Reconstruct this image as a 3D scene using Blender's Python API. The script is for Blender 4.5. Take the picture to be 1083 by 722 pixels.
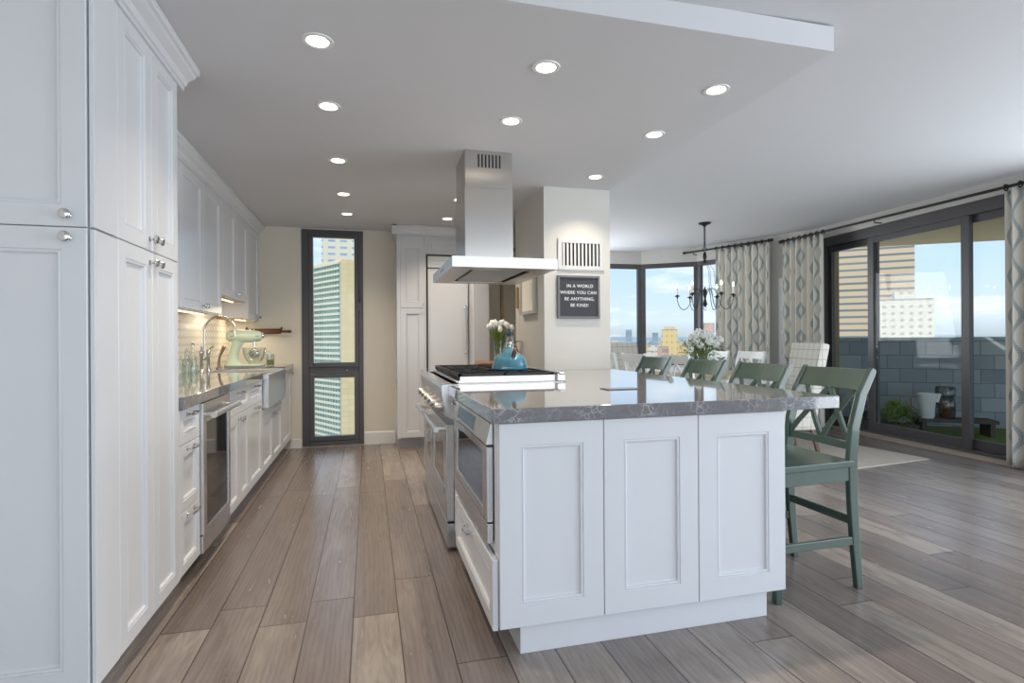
import bpy, bmesh, math, random
from mathutils import Vector, Matrix, Quaternion
random.seed(7)
SC = bpy.context.scene
COL = SC.collection
PI = math.pi
for _o in list(bpy.data.objects): bpy.data.objects.remove(_o)

# ------------------------------------------------------------------ camera
TH, RO, FPX = math.radians(14.68), 0.0057, 580.0
cd = bpy.data.cameras.new('camera'); cam = bpy.data.objects.new('camera', cd); COL.objects.link(cam)
cd.sensor_width = 36; cd.lens = FPX/1083*36; cd.shift_y = -2.4/1083; cd.clip_end = 6000; cd.clip_start = .05
cam.matrix_world = Matrix.Translation((0, 0, 1.17)) @ (Matrix.Rotation(-TH, 4, 'Z') @ Matrix.Rotation(PI/2, 4, 'X') @ Matrix.Rotation(-RO, 4, 'Z'))
SC.camera = cam
# ------------------------------------------------------------------ exposure, sky, sun, window light, bay fill
SC.view_settings.view_transform = 'Standard'; SC.view_settings.look = 'None'
SC.view_settings.gamma = 1; SC.view_settings.use_curve_mapping = False
SC.view_settings.exposure = 0.08
SKY_STRENGTH = 1.25
SUN_STRENGTH = 2.6
BACK_W, SIDE_W, SPOT_W = 88, 145, 52

def srgb(h, a=1):
    h = h.lstrip('#'); v = [int(h[i:i+2], 16)/255 for i in (0, 2, 4)]
    return tuple((c/12.92 if c <= .04045 else ((c+.055)/1.055)**2.4) for c in v)+(a,)

def build_world():
    w = bpy.data.worlds.new('sky'); SC.world = w; w.use_nodes = True
    nt = w.node_tree; nt.nodes.clear(); N = nt.nodes.new; L = nt.links.new
    tc = N('ShaderNodeTexCoord'); sep = N('ShaderNodeSeparateXYZ'); L(tc.outputs['Generated'], sep.inputs[0])
    ramp = N('ShaderNodeValToRGB'); L(sep.outputs['Z'], ramp.inputs[0])
    e = ramp.color_ramp.elements
    e[0].position = 0; e[0].color = srgb('#b4c0c8'); e[1].position = 1; e[1].color = srgb('#6fa0dc')
    for p, c in ((.03, '#cfdfee'), (.10, '#c0d9f3'), (.28, '#a2c6ee')):
        x = e.new(p); x.color = srgb(c)
    mp = N('ShaderNodeMapping'); mp.inputs['Scale'].default_value = (2.6, 2.6, 11); L(tc.outputs['Generated'], mp.inputs[0])
    nz = N('ShaderNodeTexNoise'); nz.inputs['Scale'].default_value = 2.3; nz.inputs['Detail'].default_value = 7
    nz.inputs['Roughness'].default_value = .58; L(mp.outputs[0], nz.inputs['Vector'])
    cr = N('ShaderNodeValToRGB'); cr.color_ramp.elements[0].position = .50; cr.color_ramp.elements[1].position = .70
    cr.color_ramp.elements[0].color = (0, 0, 0, 1); cr.color_ramp.elements[1].color = (.85, .85, .85, 1)
    L(nz.outputs[0], cr.inputs[0])
    mx = N('ShaderNodeMixRGB'); L(cr.outputs[0], mx.inputs[0]); L(ramp.outputs[0], mx.inputs[1]); mx.inputs[2].default_value = srgb('#f2f4f8')
    bg = N('ShaderNodeBackground'); bg.inputs[1].default_value = SKY_STRENGTH; L(mx.outputs[0], bg.inputs[0])
    out = N('ShaderNodeOutputWorld'); L(bg.outputs[0], out.inputs[0])
build_world()

def lamp(name, kind, loc, energy, color=(1, 1, 1), direction=None, parent=None, **kw):
    l = bpy.data.lights.new(name, kind); l.energy = energy; l.color = color
    for k, v in kw.items(): setattr(l, k, v)
    o = bpy.data.objects.new(name, l); COL.objects.link(o); o.location = loc
    if direction: o.rotation_euler = Vector(direction).to_track_quat('-Z', 'Y').to_euler()
    if parent: o.parent = parent
    return o
lamp('sun', 'SUN', (0, 0, 60), SUN_STRENGTH, (1, .93, .80), (.70, .55, -.62), angle=.01)
# daylight of the room's other windows: behind the viewer, and the rest of the glazed wall on the right
lamp('rear_window_daylight', 'AREA', (1.9, -2.9, 1.45), BACK_W, (.86, .93, 1), (0, 1, .16), shape='RECTANGLE', size=6.6, size_y=2.1)
lamp('side_window_daylight', 'AREA', (5.30, .9, 1.35), SIDE_W, (.86, .93, 1), (-1, .25, .10), shape='RECTANGLE', size=4.2, size_y=2.3)

lamp('bay_fill_light', 'AREA', (2.80, 8.36, 1.58), 58, (.90, .95, 1), (.12, -1, .22), shape='RECTANGLE', size=1.7, size_y=1.6)  # added fill lamp, unseen behind the column, brightens the dining area

# ------------------------------------------------------------------ mesh builder
ORG = {}
class MB:
    def __init__(s): s.v = []; s.f = []; s.uv = None
    def add(s, vs, fs):
        b = len(s.v); s.v += [tuple(v) for v in vs]; s.f += [tuple(i+b for i in f) for f in fs]; return s
    def box(s, x0, x1, y0, y1, z0, z1):
        x0, x1 = sorted((x0, x1)); y0, y1 = sorted((y0, y1)); z0, z1 = sorted((z0, z1))
        return s.hexa([(x0,y0,z0),(x1,y0,z0),(x1,y1,z0),(x0,y1,z0),(x0,y0,z1),(x1,y0,z1),(x1,y1,z1),(x0,y1,z1)])
    def hexa(s, p):
        return s.add(p, [(3,2,1,0),(4,5,6,7),(0,1,5,4),(1,2,6,5),(2,3,7,6),(3,0,4,7)])
    def obox(s, c, u, L, W, z0, z1):   # oriented box on the plan: centre c, unit dir u, length L, width W
        u = Vector((u[0], u[1])).normalized(); n = Vector((-u[1], u[0])); c = Vector((c[0], c[1]))
        P = [c-u*L/2-n*W/2, c+u*L/2-n*W/2, c+u*L/2+n*W/2, c-u*L/2+n*W/2]
        return s.hexa([(p[0],p[1],z0) for p in P]+[(p[0],p[1],z1) for p in P])
    def seg(s, a, b, w, z0, z1, side=0): # wall between plan points a, b ; w thickness to the left normal
        a = Vector(a[:2]); b = Vector(b[:2]); u = (b-a).normalized(); n = Vector((-u[1], u[0]))
        P = [a+n*side, b+n*side, b+n*(side+w), a+n*(side+w)]
        if w < 0: P = [P[3], P[2], P[1], P[0]]
        return s.hexa([(p[0],p[1],z0) for p in P]+[(p[0],p[1],z1) for p in P])
    def beam(s, a, b, w, h, up=(0,0,1)):
        a = Vector(a); b = Vector(b); d = (b-a).normalized(); up = Vector(up)
        x = d.cross(up)
        if x.length < 1e-4: x = d.cross(Vector((1,0,0)))
        x.normalize(); y = x.cross(d)
        P = []
        for c in (a, b):
            P += [c-x*w/2-y*h/2, c+x*w/2-y*h/2, c+x*w/2+y*h/2, c-x*w/2+y*h/2]
        return s.add(P, [(0,1,2,3),(7,6,5,4),(0,4,5,1),(1,5,6,2),(2,6,7,3),(3,7,4,0)])
    def sweep(s, pts, sec, up=(0,0,1), caps=True, closed=False):
        """sec: list of 2D section lists or one 2D section (x along side, y along up)"""
        pts = [Vector(p) for p in pts]; n = len(pts); rings = []
        up = Vector(up)
        for i, p in enumerate(pts):
            if closed: d = pts[(i+1) % n]-pts[i-1]
            else: d = pts[min(i+1, n-1)]-pts[max(i-1, 0)]
            d.normalize(); x = d.cross(up)
            if x.length < 1e-3: x = d.cross(Vector((1, 0, 0)))
            x.normalize(); y = x.cross(d)
            S = sec[i] if isinstance(sec[0][0], (list, tuple)) else sec
            rings.append([p+x*q[0]+y*q[1] for q in S])
        m = len(rings[0]); fs = []
        for i in range(n if closed else n-1):
            a = i*m; b = ((i+1) % n)*m
            for k in range(m): fs.append((a+k, a+(k+1) % m, b+(k+1) % m, b+k))
        if caps and not closed: fs += [tuple(range(m-1, -1, -1)), tuple((n-1)*m+k for k in range(m))]
        return s.add([v for r in rings for v in r], fs)
    def tube(s, pts, r, n=8, closed=False):
        rs = r if isinstance(r, (list, tuple)) else [r]*len(pts)
        sec = [[(rr*math.cos(2*PI*k/n), rr*math.sin(2*PI*k/n)) for k in range(n)] for rr in rs]
        up = (0, 0, 1)
        ds = [Vector(pts[i+1])-Vector(pts[i]) for i in range(len(pts)-1)]
        if any(abs(d.normalized().z) > .97 for d in ds if d.length > 0):
            up = (.123, .987, .1) if not any(abs(d.normalized().dot(Vector((.123, .987, .1)).normalized())) > .95 for d in ds) else (.98, .1, .15)
        return s.sweep(pts, sec, up, True, closed)
    def lathe(s, prof, c=(0,0,0), n=20, axis='z', caps=True):
        vs = []; fs = []; c = Vector(c)
        for r, z in prof:
            for k in range(n):
                a = 2*PI*k/n; p = (r*math.cos(a), r*math.sin(a), z)
                if axis == 'x': p = (p[2], p[0], p[1])
                elif axis == '-x': p = (-p[2], p[1], p[0])
                elif axis == 'y': p = (p[1], p[2], p[0])
                elif axis == '-y': p = (p[0], -p[2], p[1])
                vs.append(c+Vector(p))
        m = len(prof)
        for i in range(m-1):
            for k in range(n): fs.append((i*n+k, i*n+(k+1) % n, (i+1)*n+(k+1) % n, (i+1)*n+k))
        if caps: fs += [tuple(range(n-1, -1, -1)), tuple((m-1)*n+k for k in range(n))]
        return s.add(vs, fs)
    def ball(s, c, r, n=10, m=7):
        if not isinstance(r, (tuple, list)): r = (r, r, r)
        prof = [(max(math.sin(PI*i/m), .02), -math.cos(PI*i/m)) for i in range(m+1)]
        b = len(s.v); s.lathe(prof, (0,0,0), n)
        for i in range(b, len(s.v)):
            v = s.v[i]; s.v[i] = (c[0]+v[0]*r[0], c[1]+v[1]*r[1], c[2]+v[2]*r[2])
        return s
    def panel(s, O, U, V, w, h, rings):
        """rings: (inset, height above the O plane); closed front, back open ring first"""
        O = Vector(O); U = Vector(U); V = Vector(V); Nn = U.cross(V)
        vs = []; fs = []
        for ins, d in rings:
            for (a, b) in ((ins, ins), (w-ins, ins), (w-ins, h-ins), (ins, h-ins)):
                vs.append(O+U*a+V*b+Nn*d)
        for i in range(len(rings)-1):
            for k in range(4): fs.append((i*4+k, i*4+(k+1) % 4, i*4+4+(k+1) % 4, i*4+4+k))
        L = (len(rings)-1)*4; fs += [(L, L+1, L+2, L+3), (3, 2, 1, 0)]
        return s.add(vs, fs)
    def prism(s, poly, z0, z1):
        n = len(poly)
        return s.add([(p[0], p[1], z0) for p in poly]+[(p[0], p[1], z1) for p in poly],
                     [tuple(range(n-1, -1, -1)), tuple(range(n, 2*n))]+[(k, (k+1) % n, n+(k+1) % n, n+k) for k in range(n)])
    def extr(s, prof, axis, a, b):   # 2D profile in the plane across axis ('x': (y,z), 'y': (x,z))
        n = len(prof)
        f = (lambda p, t: (t, p[0], p[1])) if axis == 'x' else (lambda p, t: (p[0], t, p[1]))
        return s.add([f(p, a) for p in prof]+[f(p, b) for p in prof],
                     [tuple(range(n)), tuple(range(2*n-1, n-1, -1))]+[(k, n+k, n+(k+1) % n, (k+1) % n) for k in range(n)])
    def build(s, name, mat, parent=None, smooth=False, bevel=0, auto=None, fix=True):
        me = bpy.data.meshes.new(name)
        org = Vector((0, 0, 0))
        if parent is not None: org = Vector(ORG.get(parent.name, (0, 0, 0)))
        me.from_pydata([tuple(Vector(v)-org) for v in s.v], [], s.f)
        if fix:
            bm = bmesh.new(); bm.from_mesh(me); bmesh.ops.recalc_face_normals(bm, faces=bm.faces); bm.to_mesh(me); bm.free()
        me.materials.append(mat)
        if s.uv:
            ul = me.uv_layers.new(name='UVMap')
            for lp in me.loops: ul.data[lp.index].uv = s.uv[lp.vertex_index]
        if smooth:
            for p in me.polygons: p.use_smooth = True
            try: me.set_sharp_from_angle(angle=math.radians(auto or 40))
            except Exception: pass
        o = bpy.data.objects.new(name, me); COL.objects.link(o)
        if parent is not None: o.parent = parent
        ORG[o.name] = tuple(org)
        if bevel:
            b = o.modifiers.new('bevel', 'BEVEL'); b.width = bevel; b.segments = 2; b.limit_method = 'ANGLE'; b.angle_limit = math.radians(35)
        return o

def tag(o, label, cat, group=None):
    o['label'] = label; o['category'] = cat
    if group: o['group'] = group
    return o
def thing(name, label, cat, loc=(0, 0, 0), group=None):
    o = bpy.data.objects.new(name, None); COL.objects.link(o); o.location = loc; o.empty_display_size = .1
    ORG[o.name] = tuple(loc)
    return tag(o, label, cat, group)
def struct(o): o['kind'] = 'structure'; return o
def copy_tree(o, parent=None):
    c = o.copy(); COL.objects.link(c)
    if parent is not None: c.parent = parent
    for ch in list(o.children): copy_tree(ch, c)
    return c

# ------------------------------------------------------------------ materials
class NT:
    def __init__(s, name):
        s.m = bpy.data.materials.new(name); s.m.use_nodes = True; s.nt = s.m.node_tree
        s.b = s.nt.nodes['Principled BSDF']; s.out = s.nt.nodes['Material Output']
    def n(s, t, **kw):
        nd = s.nt.nodes.new('ShaderNode'+t)
        for k, v in kw.items():
            if k.startswith('i_'): nd.inputs[k[2:].replace('_', ' ')].default_value = v
            else: setattr(nd, k, v)
        return nd
    def l(s, a, b): s.nt.links.new(a, b)
    def math(s, op, a, b=None, c=None):
        nd = s.n('Math', operation=op)
        for i, x in enumerate((a, b, c)):
            if x is None: continue
            if isinstance(x, (int, float)): nd.inputs[i].default_value = x
            else: s.l(x, nd.inputs[i])
        return nd.outputs[0]
    def mix(s, f, a, b):
        nd = s.n('MixRGB')
        for i, x in enumerate((f, a, b)):
            if isinstance(x, (int, float)) and i == 0: nd.inputs[0].default_value = x
            elif isinstance(x, tuple): nd.inputs[i].default_value = x
            else: s.l(x, nd.inputs[i])
        return nd.outputs[0]
    def ramp(s, f, stops):
        nd = s.n('ValToRGB'); e = nd.color_ramp.elements
        e[0].position, e[0].color = stops[0]; e[1].position, e[1].color = stops[-1]
        for p, c in stops[1:-1]: x = e.new(p); x.color = c
        s.l(f, nd.inputs[0]); return nd.outputs[0]
    def coord(s, kind='Object', scale=(1, 1, 1)):
        tc = s.n('TexCoord'); mp = s.n('Mapping'); mp.inputs['Scale'].default_value = scale; s.l(tc.outputs[kind], mp.inputs[0]); return mp.outputs[0]
    def noise(s, vec, scale, detail=3, rough=.5, dist=0):
        nd = s.n('TexNoise'); nd.inputs['Scale'].default_value = scale; nd.inputs['Detail'].default_value = detail
        nd.inputs['Roughness'].default_value = rough; nd.inputs['Distortion'].default_value = dist; s.l(vec, nd.inputs['Vector']); return nd.outputs[0]
    def bump(s, h, strength=.2, dist=.005):
        nd = s.n('Bump'); nd.inputs['Strength'].default_value = strength; nd.inputs['Distance'].default_value = dist
        s.l(h, nd.inputs['Height']); s.l(nd.outputs[0], s.b.inputs['Normal'])
    def set(s, **kw):
        for k, v in kw.items():
            k = {'color': 'Base Color', 'rough': 'Roughness', 'metal': 'Metallic', 'coat': 'Coat Weight', 'coat_rough': 'Coat Roughness', 'trans': 'Transmission Weight',
                 'ior': 'IOR', 'emit': 'Emission Color', 'estr': 'Emission Strength', 'spec': 'Specular IOR Level', 'sheen': 'Sheen Weight', 'aniso': 'Anisotropic', 'alpha': 'Alpha', 'sss': 'Subsurface Weight'}[k]
            if isinstance(v, (int, float, tuple)): s.b.inputs[k].default_value = v
            else: s.l(v, s.b.inputs[k])
        return s
def simple(name, col, rough=.5, metal=0, var=.04, nscale=8, bump=0, **kw):
    t = NT(name); c = srgb(col); v = t.coord('Object'); nz = t.noise(v, nscale, 3)
    d = tuple(x*(1-var) for x in c[:3])+(1,); u = tuple(min(1, x*(1+var)) for x in c[:3])+(1,)
    t.set(color=t.mix(nz, d, u), rough=rough, metal=metal, **kw)
    if bump: t.bump(t.noise(v, nscale*20, 2), bump, .002)
    return t.m
M = {}
M['cab'] = simple('white_cabinet_paint', '#d8dade', .24, var=.01)
M['cab_dark'] = simple('cabinet_gap_shadow', '#8f8f92', .6)
M['wall'] = simple('warm_grey_wall_paint', '#dcd6c9', .75, var=.01)
M['wall_cool'] = simple('light_grey_wall_paint', '#cbc9c4', .75, var=.01)
M['ceil'] = simple('ceiling_paint', '#d2d3d7', .85, var=.01)
M['trim'] = simple('trim_paint', '#e6e6e6', .4, var=.01)
M['frame'] = simple('dark_window_frame', '#504e50', .38, metal=.2, var=.06)
M['black'] = simple('black_iron', '#232326', .45, metal=.3)
M['chrome'] = simple('polished_chrome', '#d8d8da', .10, 1, var=.02)
M['nickel'] = simple('nickel', '#c9c6c0', .18, 1, var=.02)
M['darkglass'] = simple('dark_oven_glass', '#16191d', .04, 0, var=.1, spec=.9)
M['rubber'] = simple('black_gap', '#1a1a1b', .6)
M['walnut'] = simple('walnut_wood', '#8a5836', .35, var=.2, nscale=14)
M['oakt'] = simple('pale_oak_table', '#c9b79c', .3, var=.12, nscale=10)
M['darkleg'] = simple('dark_brown_leg', '#6c5446', .4, var=.1)
M['white_chair'] = simple('white_chair_paint', '#eeeeec', .35, var=.02)
M['sage'] = simple('pale_green_enamel', '#cfe0cf', .18, var=.02, coat=.6)
M['candle'] = simple('candle_wax', '#f4efe4', .5, var=.01)
M['petal'] = simple('white_petal', '#f7f7f2', .55, var=.04, nscale=30)
M['leaf'] = simple('green_leaf', '#6f8a3e', .5, var=.35, nscale=14)
M['leafd'] = simple('dark_green_leaf', '#3d5a2c', .5, var=.35, nscale=14)
M['purple'] = simple('purple_flower', '#8d6f9e', .6, var=.2, nscale=20)
M['terracotta'] = simple('terracotta', '#a4573a', .7, var=.1)
M['white_enamel'] = simple('white_enamel', '#e6ebef', .3, var=.02)
M['feltb'] = simple('charcoal_felt', '#4a4c52', .9, var=.06, nscale=200)
M['signw'] = simple('white_plastic_letter', '#f2f2f2', .5, var=.01)
M['paper'] = simple('picture_print', '#ebe6dc', .6, var=.1, nscale=25)
M['silver_frame'] = simple('silver_picture_frame', '#b9b5ae', .35, .5)
M['pearwood'] = simple('pear_wood', '#b98a5b', .3, var=.15, nscale=16, coat=.5)
M['slab'] = simple('balcony_slab_paint', '#b9a37c', .8, var=.08, nscale=3)
M['pilaster'] = simple('balcony_pilaster', '#8c8468', .8, var=.1, nscale=4)
M['hill'] = simple('distant_hills', '#a3b7c8', .95, var=.2, nscale=.01)  # horizon haze put into the pale blue base colour

def m_steel(name, col='#b9b9ba', rough=.24, ax=(1, 1, 60), an=0, rot=0):
    t = NT(name); v = t.coord('Object', ax); nz = t.noise(v, 12, 2)
    if an:
        tg = t.n('Tangent', direction_type='RADIAL', axis='Z'); t.l(tg.outputs[0], t.b.inputs['Tangent']); t.b.inputs['Anisotropic'].default_value = an; t.b.inputs['Anisotropic Rotation'].default_value = rot
    t.set(color=t.mix(nz, tuple(x*.985 for x in srgb(col)[:3])+(1,), srgb(col)), metal=1, rough=rough)
    return t.m
M['steel'] = m_steel('brushed_stainless_steel', '#d2d2d3', .27)
M['steel_h'] = m_steel('brushed_stainless_hood', '#cfccc8', .30, (60, 60, 1), .85, 0)
M['steel_w'] = m_steel('bright_stainless_trim', '#d9d9da', .34)

def m_glass(name, tint=(1, 1, 1, 1), refl=.07, rough=0, fres=.5):
    t = NT(name); tr = t.n('BsdfTransparent'); tr.inputs[0].default_value = tint
    gl = t.n('BsdfGlossy'); gl.inputs['Roughness'].default_value = rough
    fr = t.n('LayerWeight'); fr.inputs[0].default_value = .12
    f = t.math('MULTIPLY_ADD', fr.outputs['Fresnel'], fres, refl)
    mx = t.n('MixShader'); t.l(f, mx.inputs[0]); t.l(tr.outputs[0], mx.inputs[1]); t.l(gl.outputs[0], mx.inputs[2]); t.l(mx.outputs[0], t.out.inputs[0])
    return t.m
M['glass'] = m_glass('window_glass', (.97, .985, .98, 1), .012, fres=.16)
M['clear'] = m_glass('clear_drinking_glass', (.93, .96, .95, 1), .12)
M['teal_glass'] = m_glass('teal_bottle_glass', (.86, .93, .92, 1), .08)
M['green_glass'] = m_glass('green_candle_glass', (.55, .62, .28, 1), .12)
def m_emit(name, col, s):
    t = NT(name); t.set(color=srgb(col), emit=srgb(col), estr=s); return t.m
M['lamp'] = m_emit('downlight_glow', '#fff0d6', 6)
M['flame'] = m_emit('candle_bulb_glow', '#ffe9c0', 22)
M['ledstrip'] = m_emit('under_cabinet_strip_glow', '#ffe2b0', 2.5)

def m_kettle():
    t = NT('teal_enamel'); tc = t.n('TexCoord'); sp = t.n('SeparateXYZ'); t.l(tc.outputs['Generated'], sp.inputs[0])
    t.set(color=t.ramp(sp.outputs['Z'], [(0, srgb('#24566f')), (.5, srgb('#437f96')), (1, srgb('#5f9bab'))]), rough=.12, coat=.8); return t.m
M['kettle'] = m_kettle()

def m_floor():
    t = NT('wide_oak_planks'); tc = t.n('TexCoord'); sp = t.n('SeparateXYZ'); t.l(tc.outputs['Object'], sp.inputs[0])
    W, Ln = .186, 1.95
    xs = t.math('DIVIDE', t.math('ADD', sp.outputs['X'], .068+W*60), W)
    row = t.math('FLOOR', xs); fx = t.math('FRACT', xs)
    wn = t.n('TexWhiteNoise', noise_dimensions='1D'); t.l(row, wn.inputs['W'])
    ys = t.math('ADD', t.math('DIVIDE', t.math('ADD', sp.outputs['Y'], 40), Ln), t.math('MULTIPLY', wn.outputs['Value'], 3.7))
    colm = t.math('FLOOR', ys); fy = t.math('FRACT', ys)
    cb = t.n('CombineXYZ'); t.l(row, cb.inputs[0]); t.l(colm, cb.inputs[1])
    w2 = t.n('TexWhiteNoise', noise_dimensions='3D'); t.l(cb.outputs[0], w2.inputs['Vector'])
    rnd = w2.outputs['Value']
    ex = t.math('MULTIPLY', t.math('MINIMUM', fx, t.math('SUBTRACT', 1, fx)), W)
    ey = t.math('MULTIPLY', t.math('MINIMUM', fy, t.math('SUBTRACT', 1, fy)), Ln)
    seam = t.math('LESS_THAN', t.math('MINIMUM', ex, ey), .0026)
    soft = t.math('SMOOTH_MIN', t.math('MINIMUM', ex, ey), .004, .002)
    # grain, shifted plank by plank
    cv = t.n('CombineXYZ')
    t.l(t.math('MULTIPLY_ADD', rnd, 37, t.math('MULTIPLY', sp.outputs['X'], 9)), cv.inputs[0])
    t.l(t.math('MULTIPLY_ADD', rnd, 91, t.math('MULTIPLY', sp.outputs['Y'], 1.1)), cv.inputs[1]); t.l(rnd, cv.inputs[2])
    g1 = t.noise(cv.outputs[0], 2.2, 6, .62, 1.2)
    wv = t.n('TexWave', wave_type='BANDS', bands_direction='X'); wv.inputs['Scale'].default_value = 1.6; wv.inputs['Distortion'].default_value = 9
    wv.inputs['Detail'].default_value = 3; wv.inputs['Detail Scale'].default_value = .9; t.l(cv.outputs[0], wv.inputs['Vector'])
    fine = t.noise(t.coord('Object', (160, 7, 1)), 1, 4, .7)
    kn = t.n('TexVoronoi', feature='F1'); kn.inputs['Scale'].default_value = 1.25; t.l(t.coord('Object', (2.6, 1.2, 1)), kn.inputs['Vector'])
    knot = t.ramp(kn.outputs['Distance'], [(0, (1, 1, 1, 1)), (.035, (.8, .8, .8, 1)), (.10, (0, 0, 0, 1))])
    base = t.ramp(rnd, [(0, srgb('#736965')), (.35, srgb('#827874')), (.7, srgb('#908680')), (1, srgb('#a1978e'))])
    c = t.mix(t.ramp(g1, [(.38, (0, 0, 0, 1)), (.72, (.75, .75, .75, 1))]), base, srgb('#60554f'))
    c = t.mix(t.math('MULTIPLY', wv.outputs[0], .10), c, srgb('#b3a79c'))
    c = t.mix(t.math('MULTIPLY', fine, .20), c, srgb('#6a5b52'))
    c = t.mix(t.math('MULTIPLY', knot, .55), c, srgb('#3c302a'))
    c = t.mix(t.math('MULTIPLY', seam, .85), c, srgb('#362c27'))
    t.set(color=c, rough=t.math('MULTIPLY_ADD', g1, .14, .18), spec=.7)
    h = t.math('ADD', t.math('MULTIPLY', soft, 120), t.math('ADD', t.math('MULTIPLY', wv.outputs[0], .12), t.math('MULTIPLY', fine, .16)))
    t.bump(h, .35, .0015); return t.m
M['floor'] = m_floor()

def m_quartz():
    t = NT('grey_veined_quartz'); v = t.coord('Object')
    n1 = t.n('TexNoise'); n1.inputs['Scale'].default_value = 22; n1.inputs['Detail'].default_value = 5; t.l(v, n1.inputs['Vector'])
    add = t.n('MixRGB', blend_type='ADD'); add.inputs[0].default_value = .09; t.l(v, add.inputs[1]); t.l(n1.outputs['Color'], add.inputs[2])
    vo = t.n('TexVoronoi', feature='DISTANCE_TO_EDGE'); vo.inputs['Scale'].default_value = 24; t.l(add.outputs[0], vo.inputs['Vector'])
    vein = t.ramp(vo.outputs['Distance'], [(0, (1, 1, 1, 1)), (.035, (.5, .5, .5, 1)), (.09, (0, 0, 0, 1))])
    msk = t.ramp(t.noise(v, 9, 3), [(.42, (0, 0, 0, 1)), (.62, (1, 1, 1, 1))])
    f = t.math('MULTIPLY', t.math('MULTIPLY', vein, msk), .5)
    c = t.mix(t.noise(v, 60, 4), srgb('#6a696d'), srgb('#7f7e82'))
    t.set(color=t.mix(f, c, srgb('#cfcfd2')), rough=.07, spec=.8, coat=.5, coat_rough=.02); return t.m
M['quartz'] = m_quartz()

def m_green():
    t = NT('distressed_green_paint'); v = t.coord('Object', (1, 1, 1)); n1 = t.noise(v, 7, 5, .65); n2 = t.noise(t.coord('Object', (30, 30, 3)), 2, 3)
    c = t.mix(n1, srgb('#33463e'), srgb('#50655a')); c = t.mix(t.math('MULTIPLY', n2, .35), c, srgb('#2c3a33'))
    wear = t.ramp(t.noise(v, 24, 4, .7), [(.66, (0, 0, 0, 1)), (.74, (1, 1, 1, 1))])
    t.set(color=t.mix(t.math('MULTIPLY', wear, .45), c, srgb('#9a8f6c')), rough=.28, coat=.35); return t.m
M['green'] = m_green()

def m_curtain():
    t = NT('ogee_embroidered_linen'); tc = t.n('TexCoord'); sp = t.n('SeparateXYZ'); t.l(tc.outputs['UV'], sp.inputs[0])
    P, Wd = .36, .30
    u = t.math('SUBTRACT', t.math('FRACT', t.math('DIVIDE', sp.outputs['X'], Wd)), .5)   # -.5...5
    s = t.math('SINE', t.math('MULTIPLY', sp.outputs['Y'], 2*PI/P))
    off = t.math('MULTIPLY_ADD', s, .12, .24)
    d = t.math('ABSOLUTE', t.math('SUBTRACT', t.math('ABSOLUTE', u), off))
    d = t.math('MULTIPLY', d, Wd)
    band = t.math('LESS_THAN', d, .013)
    edge = t.math('MULTIPLY', t.math('GREATER_THAN', d, .013), t.math('LESS_THAN', d, .018))
    dots = t.math('GREATER_THAN', t.math('SINE', t.math('MULTIPLY', sp.outputs['Y'], 2*PI/.02)), -.1)
    core = t.math('LESS_THAN', d, .0022)
    lin = t.noise(t.coord('UV', (300, 300, 1)), 1, 2)
    c = t.mix(lin, srgb('#cfcabf'), srgb('#dfdbd1'))
    c = t.mix(band, c, srgb('#a5b2b6')); c = t.mix(core, c, srgb('#7f8d92'))
    c = t.mix(t.math('MULTIPLY', edge, dots), c, srgb('#55504e'))
    t.set(color=c, rough=.85, sheen=.2); return t.m
M['curtain'] = m_curtain()
def m_plaid():
    t = NT('windowpane_check_fabric'); tc = t.n('TexCoord'); sp = t.n('SeparateXYZ'); t.l(tc.outputs['Object'], sp.inputs[0])
    fs = []
    for ax, o in (('X', .031), ('Y', .02), ('Z', .045)):
        f = t.math('FRACT', t.math('DIVIDE', t.math('ADD', sp.outputs[ax], 5+o), .095)); fs.append(t.math('LESS_THAN', f, .045))
    geo = t.n('NewGeometry'); ns = t.n('SeparateXYZ'); vt = t.n('VectorTransform', vector_type='NORMAL', convert_from='WORLD', convert_to='OBJECT')
    t.l(geo.outputs['Normal'], vt.inputs[0]); t.l(vt.outputs[0], ns.inputs[0])
    tot = None
    for f, ax in zip(fs, 'XYZ'):
        g = t.math('MULTIPLY', f, t.math('LESS_THAN', t.math('ABSOLUTE', ns.outputs[ax]), .6)); tot = g if tot is None else t.math('MAXIMUM', tot, g)
    c = t.mix(t.noise(t.coord('Object'), 300, 2), srgb('#d9d5cc'), srgb('#e6e3db'))
    t.set(color=t.mix(t.math('MULTIPLY', tot, .8), c, srgb('#7e7a78')), rough=.9); return t.m
M['plaid'] = m_plaid()
def m_rug():
    t = NT('flatweave_rug'); v = t.coord('Object'); a = t.noise(v, 9, 5, .7); b = t.noise(t.coord('Object', (60, 250, 1)), 1, 2)
    c = t.mix(a, srgb('#aba295'), srgb('#cbc5bc')); t.set(color=t.mix(t.math('MULTIPLY', b, .3), c, srgb('#9d9387')), rough=.95); t.bump(b, .4, .004); return t.m
M['rug'] = m_rug()
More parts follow.
